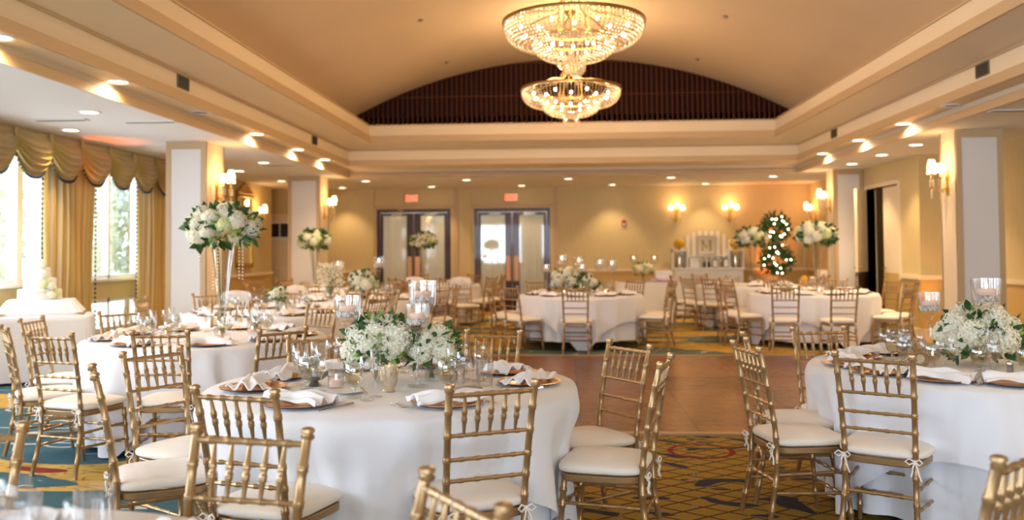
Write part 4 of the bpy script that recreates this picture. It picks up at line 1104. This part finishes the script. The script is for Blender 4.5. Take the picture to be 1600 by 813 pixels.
# ------------------------------------------------------------------ centrepieces on A
low_vase(-1.09, 4.66, 'large low white hydrangea bouquet left of centre on the front table', r=.18, n=13, br=.072, seed=4, nl=90, vh=.085)
low_vase(-.83, 4.70, 'smaller low white hydrangea bouquet right of centre on the front table', r=.135, n=9, br=.062, vh=.085, vm='frost', seed=8, nl=50)
P['stemcup'].place((-1.24, 4.56, ZT+.003), 0, 'tall crystal candle holder left of the flowers on the front table', 'candle holder', scale=1.33)
P['stemcup'].place((-.86, 4.45, ZT+.003), 0, 'tall crystal candle holder before the right bouquet on the front table', 'candle holder', scale=1.22)
P['stemcup'].place((-.90, 4.86, ZT+.003), 0, 'tallest crystal candle holder behind the flowers on the front table', 'candle holder', scale=1.52)
P['merc'].place((-.98, 4.32, ZT+.003), 0, 'mottled gold mercury glass votive at the front table centre', 'candle holder')
P['votive'].place((-1.26, 4.40, ZT+.003), 0, 'clear glass votive with pink candle, front table left of centre', 'candle')
P['votive'].place((-.72, 4.62, ZT+.003), 0, 'clear glass votive with pink candle, front table right of centre', 'candle')
e = empty('pewter_bowl', (-1.40, 4.50, ZT+.003), 0, 'footed pewter serving bowl on the front table', 'bowl')
MB().lathe([(0, .004), (.04, .004), (.03, .012), (.02, .025), (.05, .035), (.068, .05), (.070, .052), (.062, .05), (.03, .04), (0, .038)], 28).build('bowl_body', 'pewter', e)
MB().lathe([(.066, .052), (.074, .056), (.074, .075), (.070, .078), (.066, .06)], 28).build('raised_rim', 'pewter', e)
for x, y, rr, s in ((-1.17, 4.27, .075, 'below the pewter bowl'), (-.55, 4.33, .07, 'right of centre')):
    e = empty('side_plate', (x, y, ZT+.003), 0, 'small white side plate on the front table, '+s, 'plate')
    MB().lathe([(0, .004), (rr*.6, .004), (rr, .012), (rr, .014), (rr*.6, .008), (0, .007)], 28).build('plate', 'white', e)
for x, y, rz, s in ((-1.08, 4.22, 20, 'left'), (-.62, 4.36, 60, 'right')):
    P['knife'].place((x, y, ZT+.018), R(rz), f'butter knife lying on the {s} side plate of the front table', 'knife')
for x, y, s in ((-.66, 4.42, 'nearest'), (-.60, 4.50, 'middle'), (-.52, 4.42, 'rightmost')):
    P['tumbler'].place((x, y, ZT+.003), 0, f'tall clear glass in the cluster right of the mercury votive, {s}', 'glass', scale=1.15)
# on R
low_vase(2.26, 5.32, 'wide low bouquet of white hydrangeas on the right table', r=.205, n=14, br=.078, vh=.045, seed=5, nl=110, vr=.05)
P['stemcup'].place((1.93, 5.20, ZT+.003), 0, 'shorter crystal candle holder left of the bouquet on the right table', 'candle holder', scale=1.25)
P['stemcup'].place((2.14, 4.97, ZT+.003), 0, 'taller crystal candle holder in front of the right table bouquet', 'candle holder', scale=1.5)
P['votive'].place((2.02, 5.4, ZT+.003), 0, 'glass votive candle just left of the right table bouquet', 'candle'); P['votive'].place((2.52, 5.35, ZT+.003), 0, 'glass votive candle at the right edge beside the bouquet', 'candle')
e = empty('table_number', (1.87, 5.20, ZT+.003), R(-8), 'wooden numeral eight standing on the right table', 'table number')
m = MB()
for (cz, r) in ((.05, .040), (.126, .034)):
    pts = [(r*math.cos(2*PI*k_/24), 0, cz+r*math.sin(2*PI*k_/24)) for k_ in range(25)]; m.tube(pts, .0135, 10, cap=False)
m.build('numeral', 'cork', e); MB().box(-.03, .03, -.015, .015, 0, .012).build('foot', 'cork', e, smooth=False)
for x, y, mm, s in ((2.17, 4.80, 'pewter', 'dark pepper'), (2.25, 4.80, 'white', 'white salt')):
    e = empty('shaker', (x+.05, y+.1, ZT+.003), 0, s+' shaker by the right table bouquet', 'shaker')
    MB().lathe([(0, .002), (.018, .002), (.015, .05), (.017, .058)], 14).build('body', mm, e); MB().lathe([(.017, .058), (.017, .068), (.012, .078), (0, .08)], 14).build('cap', 'silver', e)
# B, C, D, F extras
for (tx, ty, nm, pts) in ((B[0], B[1], 'front left table', ((-.25, -.2, 'left'), (.2, -.25, 'right'), (.3, .2, 'far'))), (C_[0], C_[1], 'second left table', ((-.2, -.2, 'left'), (.2, -.1, 'right'))),
                          (D_[0], D_[1], 'third left table', ((-.25, -.2, 'left'), (.25, -.2, 'right'))), (Q_[0], Q_[1], 'far right table', ((-.3, -.2, 'left'), (0, -.35, 'middle'), (.3, -.15, 'right'))),
                          (F_[0], F_[1], 'middle table beyond the dance floor', ((-.25, -.3, 'left'), (.1, -.38, 'middle'), (.36, -.3, 'right')))):
    for dx, dy, s in pts: P['votive'].place((tx+dx, ty+dy, ZT+.003), 0, f'small lit votive, {s} one on the {nm}', 'candle')
low_vase(C_[0]+.1, C_[1], 'small white and green posy on the second left table', r=.10, n=6, br=.045, seed=3, nl=30)
e = empty('babys_breath_vase', (-3.38, 12.35, ZT+.003), 0, "cloud of baby's breath in a vase on the third left table", 'flower arrangement')
MB().lathe([(0, .003), (.05, .004), (.05, .2), (.046, .2), (.045, .012), (0, .01)], 18).build('vase', 'frost', e)
m = MB(); ms = MB(); rnd = random.Random(9)
for _ in range(520):
    a, q = rnd.uniform(0, 6.28), rnd.random()**.5*.2; z = .2+rnd.uniform(0, .32); m.octa((q*math.cos(a), q*math.sin(a), z), .010, 1)
for _ in range(30):
    a, q = rnd.uniform(0, 6.28), rnd.random()*.17; ms.tube([(0, 0, .05), (q*math.cos(a)*.5, q*math.sin(a)*.5, .25), (q*math.cos(a), q*math.sin(a), .48)], .002, 4)
m.build('tiny_blossoms', 'bloom', e, smooth=False)['kind'] = 'stuff'; ms.build('stems', 'stem', e)
low_vase(-2.95, 12.5, 'white and green bouquet in a dark pot on the third left table', r=.19, n=12, br=.075, seed=6, vm='black', nl=80)
P['stemcup'].place((-3.38, 12.75, ZT+.003), 0, "tall candle holder beside the baby's breath", 'candle holder', scale=1.6); P['stemcup'].place((-2.72, 12.45, ZT+.003), 0, 'tall candle holder right of the third left table bouquet', 'candle holder', scale=1.75)
low_vase(-.1, 13.65, 'white and green bouquet on the middle table, left of its twin', r=.21, n=13, br=.07, vh=.1, seed=11, nl=90)
low_vase(.20, 13.6, 'small trailing green and white bouquet, right side of the middle table', r=.17, n=9, br=.06, vh=.06, seed=12, nl=110)
for k_, (dx, dy, s) in enumerate(((-.52, .05, 1.35), (-.28, .25, 1.75), (-.02, .25, 1.65), (.02, -.12, 1.35), (.30, .2, 1.55), (.47, -.05, 1.5))):
    P['stemcup'].place((F_[0]+dx, F_[1]+dy, ZT+.003), 0, f'tall candle holder on the middle table, number {("one","two","three","four","five","six")[k_]} from the left', 'candle holder', scale=s)

# ------------------------------------------------------------------ cake table
CT = (-6.08, 9.95)
e = empty('cake_table', (*CT, 0), R(26), 'square cake display table by the window', 'table')
MB().box(-.44, .44, -.33, .33, .72, .752).build('tabletop', 'cork', e, smooth=False)
for sx in (-1, 1):
    for sy in (-1, 1): MB().tube([(sx*.41, sy*.30, 0), (sx*.41, sy*.30, .72)], .02).build('leg', 'black', e)
e = empty('cake_tablecloth', (*CT, 0), R(26), 'white draped cloth on the cake table with tied swags', 'tablecloth')
def sq(hx, hy, q=.22):
    def f(a):
        c, s = math.cos(a), math.sin(a); return (math.copysign(abs(c)**q, c)*hx, math.copysign(abs(s)**q, s)*hy)
    return f
S_ = sq(.52, .40)
def ct(u, v):
    a = 2*PI*u; x, y = S_(a)
    if v < .1: q = v/.1; return (x*q, y*q, .758)
    q = (v-.1)/.9; k_ = 1+.04*q+.03*q*math.sin(a*16)+.02*math.sin(a*5+6*q)*q; return (x*k_, y*k_, .758-.73*q)
MB().grid(ct, 200, 16, close=True).build('cloth', 'linen', e, ang=80)
e = empty('cake_riser', (-6.14, 10.02, .762), R(26), 'cloth covered riser under the wedding cake', 'cake stand')
S2 = sq(.42, .32)
def cr(u, v):
    a = 2*PI*u; x, y = S2(a)
    if v < .15: q = v/.15; return (x*q*.8, y*q*.8, .15)
    q = (v-.15)/.85; k_ = .8+.25*q+.03*q*math.sin(a*11); return (x*k_, y*k_, .15-.149*q)
MB().grid(cr, 120, 12, close=True).build('satin_cover', 'linen', e, ang=80)
e = empty('wedding_cake', (-6.18, 10.05, .914), 0, 'three-tier white wedding cake with cascading roses by the window', 'cake')
z = 0
for r, h, nm in ((.23, .11, 'bottom_tier'), (.17, .13, 'middle_tier'), (.11, .12, 'top_tier')):
    MB().lathe([(0, z), (r, z), (r+.006, z+.01), (r, z+.02), (r, z+h-.008), (r-.008, z+h), (0, z+h)], 40).build(nm, 'icing', e); z += h
for k_, (x, y, zz, kd, r) in enumerate(((0, 0, .40, 'white', .06), (.05, -.05, .37, 'white', .045), (.09, -.08, .27, 'white', .06), (.12, -.10, .16, 'green', .065), (.20, -.10, .14, 'white', .05), (.23, -.06, .06, 'green', .055), (.22, -.14, .04, 'white', .05), (-.03, -.02, .39, 'white', .05))):
    bloom(e, kd, (x, y, zz), r, k_)
leaves(e, [((.0, -.13, .22), (-.6, -.5, .3)), ((.02, -.12, .2), (-.3, -.8, -.2)), ((.15, -.15, .1), (.3, -.6, -.4))], .07)

# ------------------------------------------------------------------ white hutch, sign, pickets, favours
hx0, hx1 = 2.31, 3.90; hy0, hy1 = 20.25, 20.72
e = empty('white_hutch', ((hx0+hx1)/2, (hy0+hy1)/2, 0), 0, 'white sideboard with open shelf cubbies against the back wall', 'sideboard')
W_ = (hx1-hx0)/2; D__ = (hy1-hy0)/2
MB().box(-W_+.03, W_-.03, -D__+.02, D__, .06, .97).build('body', 'white', e, smooth=False)
MB().box(-W_, W_, -D__-.02, D__, .97, 1.01).build('worktop', 'white', e, smooth=False, mods=bevel(.008))
for x in (-.38, .38):
    d = MB().box(x-.34, x+.34, -D__, -D__+.02, .12, .68).build('cabinet_door', 'white', e, smooth=False, mods=bevel(.006)); MB().ball((x*.4, -D__-.015, .45), .015).build('knob', 'black', d)
    d = MB().box(x-.34, x+.34, -D__, -D__+.02, .72, .93).build('drawer', 'white', e, smooth=False, mods=bevel(.006)); MB().ball((x, -D__-.015, .83), .015).build('knob', 'black', d)
for s in (-1, 1):
    x0, x1 = (-W_, -W_+.34) if s < 0 else (W_-.34, W_)
    MB().box(x0, x0+.03, -D__+.08, D__, 1.01, 1.46 if s < 0 else 1.38).box(x1-.03, x1, -D__+.08, D__, 1.01, 1.38).box(x0, x1, -D__+.08, D__, 1.38, 1.41).build('shelf_cubby', 'white', e, smooth=False)
MB().box(-W_+.34, W_-.34, D__-.2, D__, 1.26, 1.285).build('middle_shelf', 'white', e, smooth=False)
for s, nm in ((-1, 'left'), (1, 'right')):
    x = (hx0+hx1)/2+s*(W_-.17)
    e = empty('golden_pomander', (x, 20.45, 1.413), 0, f'golden yellow flower ball on the {nm} cubby of the hutch', 'flower ball')
    MB().lathe([(0, 0), (.035, 0), (.02, .02), (.02, .03)], 12).build('stand', 'brass', e)
    m = bloom_mb(.12, 90, 3); m.build('flower_ball', 'yfl', e, smooth=False, loc=(0, 0, .13))
    e = empty('hurricane_vase', (x, 20.45, 1.013), 0, f'amber vase inside the {nm} cubby of the hutch', 'vase')
    MB().lathe([(0, 0), (.05, 0), (.07, .1), (.05, .2), (.06, .28), (.055, .28)], 18).build('vase_body', 'merc', e)
xs_ = [2.56+.135*k_ for k_ in range(9)]; hs = (1.62, 1.76, 1.82, 1.85, 1.85, 1.85, 1.85, 1.78, 1.66)
e = empty('picket_fence_panel', ((xs_[0]+xs_[-1])/2, 20.62, 1.013), 0, 'white picket fence panel standing on the hutch behind the M sign', 'picket fence')
for x, h in zip(xs_, hs):
    xc = x-(xs_[0]+xs_[-1])/2; hh = h-1.013
    MB().prism([(xc-.038, 0), (xc+.038, 0), (xc+.038, hh-.04), (xc, hh), (xc-.038, hh-.04)], .02, Matrix.Rotation(PI/2, 4, 'X')).build('picket', 'white', e, smooth=False)
MB().box(-.58, .58, 0, .02, .12, .18).build('rail', 'white', e, smooth=False)
e = empty('monogram_sign', (3.08, 20.42, 1.29), 0, 'square framed sign with a gold letter M on the hutch shelf', 'sign')
MB().box(-.20, .20, -.012, .0, .02, .42).build('sign_board', 'white', e, smooth=False)
MB().box(-.22, -.18, -.03, .01, 0, .44).box(.18, .22, -.03, .01, 0, .44).box(-.18, .18, -.03, .01, 0, .04).box(-.18, .18, -.03, .01, .40, .44).build('frame', mat('pale_wood_frame', (.62, .5, .34), .5), e, smooth=False, mods=bevel(.006))
m = MB(); T_ = Matrix.Translation((0, -.016, .22))
def stroke(x0, z0, x1, z1, w_):
    p, q = Vector((x0, 0, z0)), Vector((x1, 0, z1)); vs = [p+Vector((-w_, 0, 0)), p+Vector((w_, 0, 0)), q+Vector((w_, 0, 0)), q+Vector((-w_, 0, 0))]
    m.add([T_ @ v_ for v_ in vs]+[T_ @ (v_+Vector((0, .006, 0))) for v_ in vs], [(0, 1, 2, 3), (7, 6, 5, 4), (0, 4, 5, 1), (1, 5, 6, 2), (2, 6, 7, 3), (3, 7, 4, 0)])
stroke(-.09, -.11, -.09, .11, .018); stroke(.09, -.11, .09, .11, .024); stroke(-.09, .11, 0, -.07, .02); stroke(0, -.07, .09, .11, .012)
for x in (-.09, .09):
    for z_ in (-.11, .11): stroke(x-(.02 if z_ > 0 and x > 0 else 0), z_-.008, x-(.02 if z_ > 0 and x > 0 else 0), z_+.008, .042)
m.build('letter_m', 'goldleaf', e, smooth=False)
for x, w_, h, mt, s in ((2.80, .2, .2, 'white', 'white card box at the left end'), (3.02, .05, .18, 'black', 'slim dark bottle left of centre'), (3.12, .05, .19, 'black', 'slim dark bottle right of centre'),
                        (3.26, .15, .18, 'vent', 'patterned dark picture frame'), (3.50, .14, .20, 'black', 'black framed white card')):
    if 'bottle' in s:
        e = empty('bottle', (x, 20.35, 1.013), 0, s+' on the hutch', 'bottle'); MB().lathe([(0, 0), (.024, 0), (.025, .1), (.01, .14), (.01, h), (0, h)], 14).build('bottle_body', mt, e)
        MB().lathe([(.0115, h-.03), (.0125, h+.005), (0, h+.006)], 12).build('cap', 'goldleaf', e)
    else:
        e = empty('picture_frame' if 'frame' in s else 'card_box', (x, 20.35, 1.013), R(-4), s+' on the hutch', 'picture frame' if 'frame' in s else 'box')
        MB().box(-w_/2, w_/2, 0, .02 if 'frame' in s else .1, 0, h).build('body', mt, e, smooth=False, mods=bevel(.004))
        if 'frame' in s: MB().box(-w_/2+.02, w_/2-.02, -.003, 0, .02, h-.02).build('card', 'white' if 'framed' in s else 'pillarp', e, smooth=False)
        else: MB().box(-w_/2-.005, w_/2+.005, -.005, .105, h, h+.02).build('lid', 'white', e, smooth=False)

# string-lit topiary: two leafy rings on a stem
e = empty('lit_topiary', (4.35, 19.2, 0), 0, 'two-tier leafy topiary wound with warm string lights', 'topiary')
MB().lathe([(0, 0), (.14, 0), (.19, .32), (.2, .34), (.17, .34), (0, .3)], 20).build('pot', 'goldleaf', e)
MB().tube([(0, 0, .3), (.02, 0, .9), (0, 0, 2.0)], .02).build('stem', 'cork', e)
rnd = random.Random(21)
for cz, rr, nm in ((1.20, .27, 'lower_ring'), (1.86, .23, 'upper_ring')):
    pts = []
    for _ in range(900):
        a = rnd.uniform(0, 6.28); q = Vector((rr*math.cos(a), 0, rr*math.sin(a)))*rnd.uniform(.55, 1.15); d = Vector((rnd.gauss(0, 1), rnd.gauss(0, 1), rnd.gauss(0, 1))).normalized()
        pts.append((Vector((0, 0, cz))+q+d*.09*rnd.random(), d))
    leaves(e, pts, .085, 'leaf', nm, 5)
    for _ in range(17):
        a = rnd.uniform(0, 6.28); q = rr*rnd.uniform(.4, 1.2)
        MB().ball((q*math.cos(a), -.13-rnd.random()*.05, cz+q*math.sin(a)), .013, 8, 6).build('string_light', 'fairy', e)
for p_, r_ in (((-.15, -.15, 1.83), .06), ((.08, -.16, 1.78), .05), ((.12, -.16, 1.15), .06), ((-.18, -.15, 1.1), .05)): bloom(e, 'orange', p_, r_, 1)
# settee with cushions behind
e = empty('settee', (4.85, 18.3, 0), R(-90), 'cream settee with a rolled back behind the far right table', 'sofa')
MB().box(-.7, .7, -.35, .35, .18, .45).build('seat', 'cushion', e, smooth=False, mods=bevel(.05, 4))
MB().box(-.7, .7, .22, .38, .40, .98).build('backrest', 'cushion', e, smooth=False, mods=bevel(.06, 4))
for s in (-1, 1): MB().box(s*.72-.09, s*.72+.09, -.35, .36, .18, .66).build('armrest', 'cushion', e, smooth=False, mods=bevel(.05, 4))
for sx in (-1, 1):
    for sy in (-1, 1): MB().tube([(sx*.62, sy*.28, .2), (sx*.64, sy*.3, 0)], [.03, .018]).build('leg', 'darkwood', e)
for x, m_, s in ((-.3, 'cushion', 'cream'), (.25, 'yfl', 'golden')):
    e2 = empty('throw_pillow', (4.75, 18.3+x, .48), R(-90), f'{s} throw pillow on the settee', 'pillow')
    MB().ball((0, 0, .2), .2, 16, 10, (1, .45, 1)).build('pillow_body', m_, e2)
# gift table
e = empty('gift_table', (1.72, 19.2, 0), 0, 'long gift table under white cloth by the back wall', 'table')
MB().box(-.72, .72, -.35, .35, .72, .75).build('tabletop', 'cork', e, smooth=False)
for sx in (-1, 1):
    for sy in (-1, 1): MB().tube([(sx*.66, sy*.3, 0), (sx*.66, sy*.3, .72)], .02).build('leg', 'black', e)
e = empty('gift_tablecloth', (1.72, 19.2, 0), 0, 'white box-draped cloth over the gift table', 'tablecloth'); S3 = sq(.74, .37, .12)
def gt(u, v):
    a = 2*PI*u; x, y = S3(a)
    if v < .1: q = v/.1; return (x*q, y*q, .754)
    q = (v-.1)/.9; k_ = 1+.03*q+.015*q*math.sin(a*22); return (x*k_, y*k_, .754-.71*q)
MB().grid(gt, 180, 10, close=True).build('cloth', 'linen', e, ang=80)
e = low_vase(1.55, 19.1, 'round pale yellow and white bouquet on the gift table', r=.20, n=12, br=.075, seed=31, kinds=('green', 'white'), nl=50)
e = empty('gift_box', (1.98, 19.25, .758), 0, 'white card box beside lavender tissue on the gift table', 'box')
MB().box(-.17, .17, -.12, .12, 0, .20).build('box_body', 'white', e, smooth=False, mods=bevel(.005)); MB().box(-.175, .175, -.125, .125, .16, .21).build('lid', 'white', e, smooth=False, mods=bevel(.004))
e = tag(MB().grid(lambda u, v: ((u-.5)*.55+1.95, 19.0+(v-.5)*.2, .775+.06*abs(math.sin(u*17))*math.sin(PI*v)), 30, 10).build('tissue_paper', 'lav', mods=solid(.002)), 'crumpled lavender tissue before the gift box', 'tissue paper')
for x, s in ((1.36, 'left'), (1.80, 'right')): P['stemcup'].place((x, 19.3, ZT+.003), 0, f'tall candle holder {s} of the gift table bouquet', 'candle holder', scale=1.6)
for (ang, x) in ((95, .9), (75, 2.6)): pass

for a_, k_ in QUEUE: build_table(*a_, **k_)
